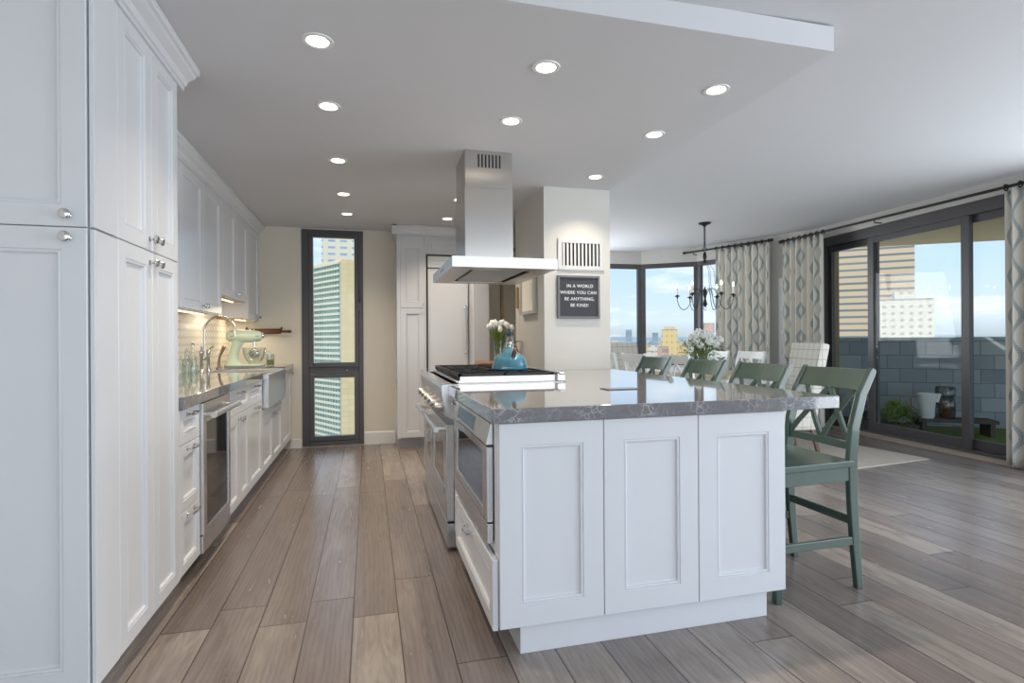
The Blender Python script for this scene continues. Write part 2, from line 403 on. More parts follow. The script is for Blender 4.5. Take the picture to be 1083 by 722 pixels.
def m_brick(name, c1, c2, mortar, scale, w, h, ms, rough=.8, coord='Object', rot=None, offset=.5):
    """brick grid over (x+y, z) of the object's own coordinates"""
    t = NT(name); tc = t.n('TexCoord'); sp = t.n('SeparateXYZ'); t.l(tc.outputs[coord], sp.inputs[0]); cb = t.n('CombineXYZ')
    if rot: hx = t.math('ADD', t.math('MULTIPLY', sp.outputs['X'], rot[0]), t.math('MULTIPLY', sp.outputs['Y'], rot[1]))
    else: hx = t.math('ADD', sp.outputs['X'], sp.outputs['Y'])
    t.l(hx, cb.inputs[0]); t.l(sp.outputs['Z'], cb.inputs[1])
    br = t.n('TexBrick'); br.offset = offset; br.offset_frequency = 2; br.squash = 1
    br.inputs['Color1'].default_value = c1; br.inputs['Color2'].default_value = c2; br.inputs['Mortar'].default_value = mortar
    br.inputs['Scale'].default_value = scale; br.inputs['Brick Width'].default_value = w; br.inputs['Row Height'].default_value = h; br.inputs['Mortar Size'].default_value = ms
    br.inputs['Mortar Smooth'].default_value = .1
    t.l(cb.outputs[0], br.inputs['Vector']); t.set(color=br.outputs['Color'], rough=rough); return t.m
M['block'] = m_brick('painted_block_wall', srgb('#7f8d98'), srgb('#a0abb3'), srgb('#66717b'), 1, .30, .185, .005, .8, rot=(.84, -.54))
def m_tile():
    t = NT('arabesque_tile'); tc = t.n('TexCoord'); sp = t.n('SeparateXYZ'); t.l(tc.outputs['Object'], sp.inputs[0])
    a = t.math('MULTIPLY', t.math('SINE', t.math('MULTIPLY', sp.outputs['Y'], 2*PI/.10)), 1.)
    b = t.math('SINE', t.math('MULTIPLY', sp.outputs['Z'], 2*PI/.12))
    d = t.math('ABSOLUTE', t.math('ADD', a, b)); d2 = t.math('ABSOLUTE', t.math('SUBTRACT', a, b))
    g = t.math('MINIMUM', d, d2)
    gr = t.ramp(g, [(0, (1, 1, 1, 1)), (.12, (1, 1, 1, 1)), (.24, (0, 0, 0, 1))])
    t.set(color=t.mix(gr, srgb('#cfc9bd'), srgb('#ece8df')), rough=t.math('MULTIPLY_ADD', gr, .4, .2)); t.bump(t.math('SUBTRACT', 1, gr), .4, .003); return t.m
M['tile'] = m_tile()
M['grass'] = simple('balcony_turf', '#5f7a3c', .95, var=.3, nscale=60)
M['mesh_filter'] = m_steel('hood_filter_mesh', '#b5b2aa', .4)
M['soil'] = simple('planter_wood', '#4c4640', .8, var=.15)

# ------------------------------------------------------------------ room shell
CK = 2.40
YB = 6.36          # far kitchen wall
XL = -1.43         # left kitchen wall
A_, B_, C_, S0, S1 = (1.9, 8.5), (4.46, 8.39), (5.19, 7.89), (5.885, 6.2), (5.665, 3.5)
SE = (5.43, -3.1)
def ceil_z(x, y): return 2.515+.020*(x-1.95)+.012*(y-1.95)
floor_poly = [(-1.5, -3.1), (5.5, -3.1), (5.75, 3.5), (5.98, 6.3), (5.25, 8.0), (4.5, 8.5), (1.9, 8.6), (1.9, 6.5), (-1.5, 6.5)]
struct(MB().prism(floor_poly, -.12, 0).build('floor', M['floor']))
# high ceiling: slopes by a hair
P = [(XL-.1, -3.1), (5.6, -3.1), (5.95, 3.5), (6.15, 6.2), (5.45, 8.1), (4.6, 8.6), (1.8, 8.6), (1.8, -0)]
hp = [(-1.53, -3.1), (5.75, -3.1), (5.95, 3.5), (6.1, 6.25), (5.4, 8.1), (4.6, 8.65), (1.86, 8.65), (1.86, 6.5), (-1.53, 6.5)]
n = len(hp)
struct(MB().add([(x, y, ceil_z(x, y)) for x, y in hp]+[(x, y, ceil_z(x, y)+.15) for x, y in hp],
     [tuple(range(n)), tuple(range(2*n-1, n-1, -1))]+[(k, (k+1) % n, n+(k+1) % n, n+k) for k in range(n)]).build('ceiling', M['ceil']))
struct(MB().box(XL-.05, 1.945, 1.93, 6.5, CK, 2.505).build('ceiling_soffit', M['ceil']))
struct(MB().box(XL-.12, XL, -3.1, YB+.1, 0, 2.5).build('wall_left', M['wall']))
wf = MB()
wf.box(XL-.12, -.700, YB, YB+.16, 0, CK).box(-.053, 1.30, YB, YB+.16, 0, CK).box(-.700, -.053, YB, YB+.16, 2.385, CK).box(-.700, -.053, YB, YB+.16, 0, .012)
struct(wf.build('wall_far', M['wall']))
struct(MB().box(1.255, 2.0, 6.02, 6.12, 0, CK).build('wall_hallway', M['wall']))
t_ = MB().box(1.44, 1.47, 5.985, 6.02, 0, 2.2).box(1.44, 2.0, 5.985, 6.02, 2.16, 2.2)
struct(t_.build('trim_1', simple('tan_door_casing', '#b39f80', .5)))
struct(MB().box(1.37, 1.945, 4.20, 5.08, 0, CK).build('wall_column', M['wall_cool']))
struct(MB().box(1.86, 1.945, 5.08, 8.6, 0, 2.6).build('wall_dining_left', M['wall']))
# wall behind viewer, with the wide opening the daylight comes through
wb = MB().box(-1.5, 5.6, -3.25, -3.1, 0, .3).box(-1.5, 5.6, -3.25, -3.1, 2.5, 2.7).box(-1.5, -1.42, -3.25, -3.1, .3, 2.5).box(5.25, 5.6, -3.25, -3.1, .3, 2.5)
struct(wb.build('wall_back', M['wall_cool']))
# right hand wall beyond the frame
struct(MB().seg(SE, S1, -.12, 0, .06).seg(SE, S1, -.12, 2.49, 2.64).seg((5.43, -3.1), (5.46, -2.6), -.12, .06, 2.49).build('wall_right', M['wall_cool']))
# far wall baseboards
bb = MB().box(-.82, -.715, YB-.016, YB, 0, .10).box(-.045, .29, YB-.016, YB, 0, .13)
bb.extr([(YB-.016, .13), (YB-.006, .145), (YB, .145), (YB, .13)], 'x', -.045, .29)
struct(bb.build('baseboard_far', M['trim'], bevel=.002))

# ---- bay: bulkhead above, sill wall below, windows between
def seg_pt(a, b, t, off=0):
    a = Vector(a); b = Vector(b); u = (b-a).normalized(); n_ = Vector((-u[1], u[0])); p = a+u*t+n_*off; return (p[0], p[1])
bulk = MB()
for a, b in ((A_, B_), (B_, C_), (C_, S0)): bulk.seg(a, b, .16, 2.42, 2.66)
struct(bulk.build('wall_bay_bulkhead', M['wall_cool']))
low = MB()
for a, b in ((A_, B_), (B_, C_), (C_, S0)): low.seg(a, b, .16, 0, .70)
struct(low.build('wall_bay_lower', M['wall_cool']))
sill = MB()
for a, b in ((A_, B_), (B_, C_), (C_, S0)): sill.seg(a, b, .22, .70, .725, side=-.06)
struct(sill.build('trim_2', M['trim'], bevel=.003))
struct(MB().seg(seg_pt(C_, S0, .95), S0, .16, .7, 2.42).build('wall_bay_right', M['wall_cool']))
def window(num, a, b, t0, t1, z0, z1, ft, mulls=(), fd=.07, off=.03, panes_inset=None, handle=None, cname='window'):
    """frame with mullions, pane and handle, in a segment of the wall line"""
    o = MB().seg(seg_pt(a, b, t0), seg_pt(a, b, t1), fd, z0, z0+ft, side=off)
    o.seg(seg_pt(a, b, t0), seg_pt(a, b, t1), fd, z1-ft, z1, side=off)
    for s0, s1 in [(t0, t0+ft), (t1-ft, t1)]+list(mulls):
        o.seg(seg_pt(a, b, s0), seg_pt(a, b, s1), fd, z0+ft, z1-ft, side=off)
    w = struct(o.build('%s_%d' % (cname, num), M['frame'], bevel=.004))
    e = [t0+ft]+[x for m in mulls for x in m]+[t1-ft]
    for i in range(0, len(e), 2):
        MB().seg(seg_pt(a, b, e[i]-.005), seg_pt(a, b, e[i+1]+.005), .008, z0+ft-.005, z1-ft+.005, side=off+fd*.5).build('window_pane', M['glass'], w)
    return w
LAB = (Vector(B_)-Vector(A_)).length; LBC = (Vector(C_)-Vector(B_)).length
window(1, A_, B_, .05, LAB+.03, .725, 2.42, .075, mulls=[(1.05, 1.12)])
w2 = window(2, B_, C_, -.01, LBC+.02, .725, 2.42, .07)
hb = MB(); hb.seg(seg_pt(B_, C_, .015), seg_pt(B_, C_, .035), -.03, 1.30, 1.42, side=.03); hb.build('window_handle', M['frame'], w2)
window(3, C_, S0, -.02, .95, .725, 2.42, .07)

# ---- kitchen window
kw = MB()
x0, x1, z0, z1, yf = -.700, -.053, .012, 2.385, YB-.01
kw.box(x0, x0+.075, yf, yf+.11, z0, z1).box(x1-.05, x1, yf, yf+.11, z0, z1)
kw.box(x0+.075, x1-.05, yf, yf+.11, z1-.04, z1).box(x0+.075, x1-.05, yf, yf+.11, z0, z0+.05)
kw.box(x0+.075, x1-.05, yf+.01, yf+.1, .80, .875)
kwo = struct(kw.build('window_4', M['frame'], bevel=.004))
sa = MB(); a0, a1, b0, b1 = x0+.074, x1-.049, .874, z1-.039
for q in ((a0, a0+.045, b0, b1), (a1-.045, a1, b0, b1), (a0+.045, a1-.045, b0, b0+.05), (a0+.045, a1-.045, b1-.045, b1)): sa.box(q[0], q[1], yf-.012, yf+.06, q[2], q[3])
sa.build('window_sash', M['frame'], kwo, bevel=.004)
sb = MB(); b0, b1 = .065, .797
for q in ((a0, a0+.05, b0, b1), (a1-.05, a1, b0, b1), (a0+.05, a1-.05, b0, b0+.05), (a0+.05, a1-.05, b1-.04, b1)): sb.box(q[0], q[1], yf-.006, yf+.06, q[2], q[3])
sb.build('window_sash', M['frame'], kwo, bevel=.004)
MB().box(a0+.04, a1-.04, yf+.02, yf+.028, .92, 2.30).build('window_pane', M['glass'], kwo)
MB().box(a0+.04, a1-.04, yf+.02, yf+.028, .10, .765).build('window_pane', M['glass'], kwo)
h = MB().box(-.105, -.075, yf-.03, yf-.012, 1.50, 1.60).tube([(-.09, yf-.03, 1.60), (-.09, yf-.05, 1.62), (-.09, yf-.05, 1.76)], .009)
h.build('window_handle', M['frame'], kwo)
MB().lathe([(.008, 0), (.008, .012), (.004, .016)], (-.23, yf-.006, .838), 12, '-y').build('window_lock', M['nickel'], kwo)
# outer reveal
struct(MB().box(x0-.02, x0, YB+.1, YB+.2, 0, 2.4).build('trim_4', M['wall']))

# ---- sliding door on the right
LS = (Vector(S1)-Vector(S0)).length
def y2t(y): return (6.2-y)/(6.2-3.5)*LS
sd = MB(); tA, tB = .10, LS+.0
sd.seg(seg_pt(S0, S1, tA), seg_pt(S0, S1, tB), .12, 2.37, 2.49, side=.02).seg(seg_pt(S0, S1, tA), seg_pt(S0, S1, tB), .12, .0, .05, side=.02)
sd.seg(seg_pt(S0, S1, tA), seg_pt(S0, S1, tA+.06), .12, .05, 2.37, side=.02)
slider = struct(sd.build('door_1', M['frame'], bevel=.004))
def sash(t0, t1, off, name='door_sash', mb=None, st=.075):
    m = MB(); za, zb = .05, 2.375
    m.seg(seg_pt(S0, S1, t0), seg_pt(S0, S1, t0+st), .04, za, zb, side=off).seg(seg_pt(S0, S1, t1-st), seg_pt(S0, S1, t1), .04, za, zb, side=off)
    m.seg(seg_pt(S0, S1, t0+st), seg_pt(S0, S1, t1-st), .04, za, za+.10, side=off).seg(seg_pt(S0, S1, t0+st), seg_pt(S0, S1, t1-st), .04, zb-.075, zb, side=off)
    o = m.build(name, M['frame'], slider, bevel=.004)
    MB().seg(seg_pt(S0, S1, t0+st-.01), seg_pt(S0, S1, t1-st+.01), .008, za+.09, zb-.07, side=off+.016).build('door_glass', M['glass'], o)
sash(y2t(6.04), y2t(5.26), .095, st=.06)
sash(y2t(5.345), y2t(4.11), .045, st=.085)
sash(y2t(4.22), y2t(3.40), .095, st=.08)
struct(MB().seg(seg_pt(S0, S1, tA), seg_pt(S0, S1, LS+.5), .015, .0, .022, side=-.0).seg(seg_pt(S0, S1, tA), seg_pt(S0, S1, LS+.5), .11, .0, .008, side=-.11).build('trim_3', simple('oak_threshold', '#a99a8c', .4, var=.08), bevel=.002))
struct(MB().seg(S0, (5.60, 2.9), .14, 2.49, 2.66).seg(S0, seg_pt(S0, S1, .10), .14, 0, 2.49).build('wall_slider_header', M['wall_cool']))

# ------------------------------------------------------------------ cabinet helpers
DOOR_RINGS = lambda th, fr: [(0, -th), (0, -.002), (.002, 0), (fr, 0), (fr+.002, -.004), (fr+.008, -.001), (fr+.012, -.003), (fr+.014, -.011), (fr+.020, -.012)]
FACE = {'+x': (Vector((0, 1, 0)), Vector((0, 0, 1))), '-y': (Vector((1, 0, 0)), Vector((0, 0, 1))), '-x': (Vector((0, -1, 0)), Vector((0, 0, 1)))}
def front(name, face, pos, a0, a1, z0, z1, parent, th=.02, fr=.055, mat='cab', gap=.0015):
    """framed door or drawer front. a0..a1 runs along y (for x faces) or x (for -y)"""
    U, V = FACE[face]; a0 += gap; a1 -= gap; z0 += gap; z1 -= gap
    if face == '+x': O = (pos, a0, z0)
    elif face == '-x': O = (pos, a1, z0)
    else: O = (a0, pos, z0)
    return MB().panel(O, U, V, a1-a0, z1-z0, DOOR_RINGS(th, fr)).build(name, M[mat], parent)
def at(face, pos, a, z, out=0):
    return {'+x': (pos+out, a, z), '-x': (pos-out, a, z), '-y': (a, pos-out, z)}[face]
def knob(face, pos, a, z, parent, s=1.0):
    ax = {'+x': 'x', '-x': '-x', '-y': '-y'}[face]
    return MB().lathe([(.010*s, 0), (.010*s, .003), (.005*s, .005), (.005*s, .014*s), (.010*s, .018*s), (.0155*s, .022*s), (.0165*s, .027*s), (.013*s, .032*s), (.004*s, .034*s)],
                      at(face, pos, a, z), 16, ax).build('knob', M['chrome'], parent, smooth=True)
def pull(face, pos, a, z, parent, L=.11, vertical=False, r=.005):
    m = MB(); h_ = L/2
    if vertical:
        pts = [(a, z-h_), (a, z+h_)]
        m.tube([at(face, pos, a, z-h_-.015, .030), at(face, pos, a, z+h_+.015, .030)], r)
    else:
        pts = [(a-h_, z), (a+h_, z)]
        m.tube([at(face, pos, a-h_-.008, z, .022), at(face, pos, a-h_*.4, z, .031), at(face, pos, a+h_*.4, z, .031), at(face, pos, a+h_+.008, z, .022)], r)
    for p in pts:
        m.tube([at(face, pos, p[0], p[1], 0), at(face, pos, p[0], p[1], .028)], r*1.15)
        m.tube([at(face, pos, p[0], p[1], -.0), at(face, pos, p[0], p[1], .004)], r*2)
    return m.build('handle', M['chrome'], parent, smooth=True)
def crown_prof(x, z0, z1, proj, s=1):
    h_ = z1-z0
    return [(x, z0), (x+s*.010, z0), (x+s*.010, z0+h_*.16), (x+s*.018, z0+h_*.2), (x+s*proj*.35, z0+h_*.42), (x+s*proj*.72, z0+h_*.60), (x+s*proj*.80, z0+h_*.70),
            (x+s*proj*.95, z0+h_*.74), (x+s*proj, z0+h_*.80), (x+s*proj, z1), (x, z1)]

# ------------------------------------------------------------------ left run: tall pantry
XF = -.81
t = thing('pantry_cabinet', 'tall white pantry cabinet with four framed doors facing the island', 'cabinet', (-1.1, 2.35, 0))
MB().box(XL+.003, XF-.022, 1.976, 2.715, .105, CK-.003).box(XF-.022, XF, 1.965, 2.112, .11, 1.513).box(XF-.022, XF, 1.965, 2.112, 1.520, 2.33).box(XF-.013, XF, 1.95, 1.965, .11, 1.513).box(XF-.013, XF, 1.95, 1.965, 1.52, 2.33).box(XL+.003, XF-.004, 2.705, 2.715, .11, 2.33).build('body', M['cab'], t, bevel=.0015)
MB().box(XL, XF-.09, 1.975, 2.715, 0, .105).build('toe_kick', M['cab'], t)
for (a, b, ks) in ((2.114, 2.4135, -1), (2.4135, 2.713, 1)):
    d = front('door', '+x', XF, a, b, 1.5165, 2.31, t); knob('+x', XF, 2.4135+ks*.028, 1.5165+.045, d)
    d = front('door', '+x', XF, a, b, .11, 1.5165, t); knob('+x', XF, 2.4135+ks*.028, 1.5165-.045, d)
m = MB().extr(crown_prof(XF, 2.30, CK-.002, .075), 'y', 1.95, 2.775)
m.extr([(y, z) for (y, z) in crown_prof(2.715, 2.30, CK-.002, .06)], 'x', XL+.003, XF)
m.build('crown_molding', M['cab'], t)
# cabinet whose doors face the viewer
t = thing('pantry_cabinet', 'white tall cabinet at the left edge with doors facing the viewer', 'cabinet', (-1.1, 1.9, 0))
YN = 1.945
MB().box(XL+.003, XF-.032, YN+.021, 1.974, .0, CK-.003).box(XL, XF-.030, YN+.002, YN+.021, 0, .10).build('body', M['cab'], t)
d = front('door', '-y', YN, -1.395, -.827, 1.518, 2.31, t, fr=.066); knob('-y', YN, -.877, 1.553, d, 1.0)
d = front('door', '-y', YN, -1.395, -.827, .105, 1.518, t, fr=.066); knob('-y', YN, -.877, 1.485, d, 1.0)
MB().extr([(YN-.0-(y-0), z) for (y, z) in crown_prof(0, 2.31, CK-.002, .05)], 'x', XL+.003, XF-.03).build('crown_molding', M['cab'], t)

# ------------------------------------------------------------------ left run: base units
ZC0, ZC1 = .868, .920
def base_body(t, y0, y1, deep=True):
    MB().box(XL+.003, XF-.021, y0+.001, y1-.001, .11, ZC0).build('body', M['cab'], t)
    MB().box(XL+.003, XF-.09, y0, y1, 0, .11).build('toe_kick', M['cab'], t)
t = thing('drawer_cabinet', 'narrow white three-drawer base cabinet beside the built-in wine cooler', 'cabinet', (-1.1, 2.87, 0))
base_body(t, 2.716, 3.02)
for za, zb in ((.70, .862), (.40, .70), (.115, .40)):
    d = front('drawer', '+x', XF, 2.717, 3.018, za, zb, t, fr=.045); pull('+x', XF, 2.868, zb-.025 if zb < .8 else zb-.03, d, .10)
# wine cooler
t = thing('wine_cooler', 'built-in stainless steel wine cooler with glass door and bar handle under left counter', 'wine cooler', (-1.1, 3.3, 0))
MB().box(XL+.05, XF-.025, 3.025, 3.57, .10, ZC0-.003).build('body', M['black'], t)
MB().box(XF-.024, XF+.012, 3.024, 3.572, .11, .20).build('kick_plate', M['steel'], t, bevel=.003)
dr = MB(); zb_, zt_ = .205, .862
dr.box(XF-.024, XF+.016, 3.024, 3.08, zb_, zt_).box(XF-.024, XF+.016, 3.52, 3.572, zb_, zt_).box(XF-.024, XF+.016, 3.08, 3.52, zb_, zb_+.03).box(XF-.024, XF+.016, 3.08, 3.52, .76, zt_)
d = dr.build('door', M['steel'], t, bevel=.003)
MB().box(XF-.01, XF+.010, 3.075, 3.525, zb_+.025, .765).build('door_glass', M['darkglass'], d)
m = MB().tube([(XF+.062, 3.03, .80), (XF+.062, 3.565, .80)], .015, 12)
for yy in (3.06, 3.535): m.tube([(XF+.01, yy, .80), (XF+.062, yy, .80)], .011, 10)
m.build('handle', M['steel_w'], d, smooth=True)
# base cabinets after the cooler
t = thing('base_cabinet', 'white base cabinet with one drawer over a pair of doors beside the wine cooler', 'cabinet', (-1.1, 3.9, 0))
base_body(t, 3.575, 4.19)
d = front('drawer', '+x', XF, 3.578, 4.19, .70, .862, t, fr=.045); pull('+x', XF, 3.885, .832, d, .13)
d = front('door', '+x', XF, 3.578, 3.884, .115, .70, t); knob('+x', XF, 3.855, .665, d)
d = front('door', '+x', XF, 3.884, 4.19, .115, .70, t); knob('+x', XF, 3.915, .665, d)
t = thing('base_cabinet', 'narrow white base cabinet with drawer and bar-pull door just before the sink', 'cabinet', (-1.1, 4.4, 0))
base_body(t, 4.19, 4.66)
d = front('drawer', '+x', XF, 4.19, 4.66, .70, .862, t, fr=.045); pull('+x', XF, 4.425, .832, d, .12)
d = front('door', '+x', XF, 4.19, 4.66, .115, .70, t); pull('+x', XF, 4.425, .675, d, .12)
t = thing('sink_cabinet', 'white base cabinet with short doors below the apron-front sink', 'cabinet', (-1.1, 5.16, 0))
MB().box(XL+.003, XF-.021, 4.661, 5.669, .11, .62).box(XF-.021, XF-.001, 4.661, 5.669, .575, .625).build('body', M['cab'], t)
MB().box(XL+.003, XF-.09, 4.66, 5.67, 0, .11).build('toe_kick', M['cab'], t)
for a, b, k in ((4.66, 5.165, 5.13), (5.165, 5.67, 5.20)):
    d = front('door', '+x', XF, a, b, .115, .573, t); knob('+x', XF, k, .54, d)
t = thing('base_cabinet', 'last white base cabinet of the left run, against the window wall', 'cabinet', (-1.1, 6.0, 0))
base_body(t, 5.67, YB-.004)
d = front('door', '+x', XF, 5.67, YB-.01, .115, .862, t, fr=.06); knob('+x', XF, 6.27, .82, d)
# sink
t = thing('apron_sink', 'stainless apron-front farmhouse sink set in the left counter', 'sink', (-1.0, 5.16, .63))
s0, s1, sx0, sx1 = 4.70, 5.63, -1.24, XF+.045
m = MB().box(sx0, sx1, s0, s0+.02, .632, .905).box(sx0, sx1, s1-.02, s1, .632, .905).box(sx0, sx0+.02, s0+.02, s1-.02, .632, .905).box(sx1-.02, sx1, s0+.02, s1-.02, .632, .905).box(sx0+.02, sx1-.02, s0+.02, s1-.02, .632, .65)
m.build('basin', M['steel_w'], t, bevel=.006)
MB().lathe([(.045, 0), (.045, .003), (.03, .004), (.02, .001)], (-1.02, 5.16, .651), 20).build('drain', M['chrome'], t, smooth=True)
# countertop, around the sink
m = MB(); xe = -.787
m.box(XL, xe, 2.718, 4.695, ZC0, ZC1).box(XL, sx0-.003, 4.695, 5.635, ZC0, ZC1).box(XL, xe, 5.635, YB-.001, ZC0, ZC1)
tag(m.build('countertop', M['quartz'], bevel=.003), 'long dark grey quartz countertop along the left wall', 'countertop')
# backsplash
struct(MB().box(XL, XL+.008, 2.72, YB, ZC1, 1.56).build('wall_backsplash', M['tile']))
# outlet? dark hallway stays plain.
# bridge faucet
t = thing('bridge_faucet', 'tall chrome bridge faucet with gooseneck spout and side sprayer behind the sink', 'faucet', (-1.33, 5.2, ZC1))
fx, fy = -1.335, 5.13
m = MB()
for yy in (fy-.10, fy+.10):
    m.lathe([(.026, 0), (.026, .008), (.014, .016), (.012, .13), (.018, .14), (.018, .165), (.010, .175)], (fx, yy, ZC1), 14)
m.tube([(fx, fy-.10, ZC1+.10), (fx, fy+.10, ZC1+.10)], .011, 10)
m.build('body', M['nickel'], t, smooth=True)
pts = [(fx, fy, ZC1+.08), (fx, fy, ZC1+.34)]
for k in range(1, 13):
    a = PI-k*PI/12*.97; pts.append((fx+.115+.115*math.cos(a), fy+.0, ZC1+.34+.115*math.sin(a)))
pts.append((fx+.233, fy, ZC1+.29))
MB().tube(pts, .0105, 10).build('spout', M['nickel'], t, smooth=True)
for yy, s_ in ((fy-.10, -1), (fy+.10, 1)):
    MB().tube([(fx, yy, ZC1+.17), (fx+.02, yy+s_*.07, ZC1+.20)], [.007, .006], 8).ball((fx+.02, yy+s_*.075, ZC1+.20), .009).build('lever', M['nickel'], t, smooth=True)
m = MB().lathe([(.024, 0), (.024, .008), (.012, .016), (.012, .05)], (fx+.02, fy+.36, ZC1), 14)
m.tube([(fx+.02, fy+.36, ZC1+.045), (fx+.03, fy+.355, ZC1+.11), (fx+.07, fy+.34, ZC1+.20)], [.012, .010, .018], 10)
m.build('sprayer', simple('bronze_nickel', '#a78a72', .2, 1), t, smooth=True)
# jars by the wall
for i, (x, y, r, h_) in enumerate(((-1.37, 4.62, .036, .10), (-1.375, 4.80, .034, .15), (-1.30, 4.72, .030, .085))):
    lab = ['round teal glass jar nearest the pantry on the left counter', 'tall teal glass bottle with stopper against the backsplash', 'small squat teal glass jar in front of the others by the faucet'][i]
    t = thing('glass_jar', lab, 'jar', (x, y, ZC1))
    MB().lathe([(r*.9, 0), (r, .008), (r, h_*.62), (r*.45, h_*.8), (r*.42, h_)], (x, y, ZC1), 18).build('body', M['teal_glass'], t, smooth=True)
    MB().lathe([(r*.5, 0), (r*.5, .012), (r*.2, .018), (r*.42, .03), (r*.1, .045)], (x, y, ZC1+h_), 14).build('stopper', M['clear'], t, smooth=True)
# tall clear bottle pair with pale content
for x, y, lab in ((-1.385, 4.98, 'clear oil bottle beside the faucet, right of the teal jars'),):
    t = thing('oil_bottle', lab, 'bottle', (x, y, ZC1))
    MB().lathe([(.03, 0), (.03, .12), (.012, .16), (.011, .21)], (x, y, ZC1), 16).build('body', M['clear'], t, smooth=True)
    MB().lathe([(.013, 0), (.013, .02), (.004, .035)], (x, y, ZC1+.21), 12).build('cap', M['nickel'], t, smooth=True)

# stand mixer (long axis along x, bowl to the right)
mx_, my_ = -1.17, 5.86
t = thing('stand_mixer', 'pale green stand mixer with glass bowl on the left counter', 'mixer', (mx_, my_, ZC1))
def rr(cx, cy, lx, ly, n=6, r=.04):
    P = []
    for sx, sy, a0 in ((1, 1, 0), (-1, 1, 90), (-1, -1, 180), (1, -1, 270)):
        for k in range(n+1):
            a = math.radians(a0+90*k/n); P.append((cx+sx*(lx/2-r)+r*math.cos(a), cy+sy*(ly/2-r)+r*math.sin(a)))
    return P
m = MB(); b1 = rr(mx_, my_, .36, .21, r=.09)
m.prism(b1, ZC1, ZC1+.022)
m.build('base', M['sage'], t, smooth=True, bevel=.008)
# neck: sweep upward
ptsn = [(mx_-.10, my_, ZC1+.01), (mx_-.105, my_, ZC1+.06), (mx_-.095, my_, ZC1+.13), (mx_-.075, my_, ZC1+.20), (mx_-.06, my_, ZC1+.25)]
def ell(a, b, n=16): return [(a*math.cos(2*PI*k/n), b*math.sin(2*PI*k/n)) for k in range(n)]
m = MB().sweep(ptsn, [ell(.075, .085), ell(.052, .055), ell(.045, .042), ell(.048, .045), ell(.055, .06)], up=(1, 0, 0))
m.build('neck', M['sage'], t, smooth=True)
hz = ZC1+.295
hp_ = [(-.165, .02), (-.16, .038), (-.14, .055), (-.08, .066), (0, .068), (.08, .064), (.13, .055), (.15, .042), (.155, .02)]
m = MB().sweep([(mx_+x, my_, hz+.0) for x, r in hp_], [ell(r, r*.92) for x, r in hp_])
hd = m.build('head', M['sage'], t, smooth=True)
MB().sweep([(mx_-.12, my_, hz), (mx_+.135, my_, hz)], [ell(.0685, .012), ell(.0605, .012)]).build('trim_band', M['chrome'], hd, smooth=True)
MB().lathe([(.026, 0), (.030, .01), (.024, .02), (.01, .024)], (mx_+.152, my_, hz+.005), 16, 'x').build('hub_cap', M['chrome'], hd, smooth=True)
MB().tube([(mx_+.085, my_, hz-.04), (mx_+.085, my_, hz-.10)], .016, 12).tube([(mx_+.085, my_, hz-.09), (mx_+.085, my_, hz-.15)], .006).ball((mx_+.085, my_, hz-.17), (.05, .012, .05), 14, 8).build('beater', M['chrome'], t, smooth=True)
MB().lathe([(.045, .0), (.05, .008), (.07, .03), (.092, .07), (.105, .12), (.108, .16), (.104, .16), (.088, .07), (.06, .03), (.03, .012)], (mx_+.085, my_, ZC1+.022), 24, caps=False).build('bowl', M['clear'], t, smooth=True)
MB().tube([(mx_+.185, my_-.03, ZC1+.15), (mx_+.235, my_-.04, ZC1+.14), (mx_+.24, my_-.04, ZC1+.09), (mx_+.165, my_-.03, ZC1+.075)], .006, 8).build('bowl_handle', M['clear'], t, smooth=True)
# glass with green candle
t = thing('candle_glass', 'clear tumbler half filled with green wax right of the stand mixer', 'glass', (-.955, 5.95, ZC1))
MB().lathe([(.036, 0), (.038, .005), (.040, .115), (.037, .115), (.035, .01)], (-.955, 5.95, ZC1), 20, caps=False).build('tumbler', M['clear'], t, smooth=True)
MB().lathe([(.0345, .006), (.036, .06)], (-.955, 5.95, ZC1), 20).build('wax', simple('green_wax', '#8a8f45', .5), t, smooth=True)
# rolling pin on two hooks
for x in (-1.25, -.905):
    lab = 'small dark wall hook at the %s end of the rolling pin' % ('left' if x < -1 else 'right')
    tag(MB().tube([(x, YB, 1.30), (x, YB-.04, 1.30), (x, YB-.075, 1.275), (x, YB-.085, 1.29)], .0045, 8).tube([(x, YB, 1.285), (x, YB-.004, 1.315)], .008).build('wall_hook', M['black'], smooth=True), lab, 'hook')
t = thing('rolling_pin', 'brown wooden rolling pin hanging on hooks on the beige window wall', 'rolling pin', (-1.06, YB-.045, 1.25))
pz = 1.268
M['pin'] = simple('dark_maple', '#6b3f28', .35, var=.15, nscale=20)
MB().lathe([(.018, -.17), (.029, -.16), (.029, .16), (.018, .17)], (-1.07, YB-.045, pz), 18, 'x').build('barrel', M['pin'], t, smooth=True)
for s_ in (-1, 1):
    pr = [(.010, 0), (.013, .02), (.012, .05), (.017, .075), (.012, .098), (.003, .102)]
    MB().lathe(pr, (-1.07+s_*.17, YB-.045, pz), 14, 'x' if s_ > 0 else '-x').build('handle', M['pin'], t, smooth=True)
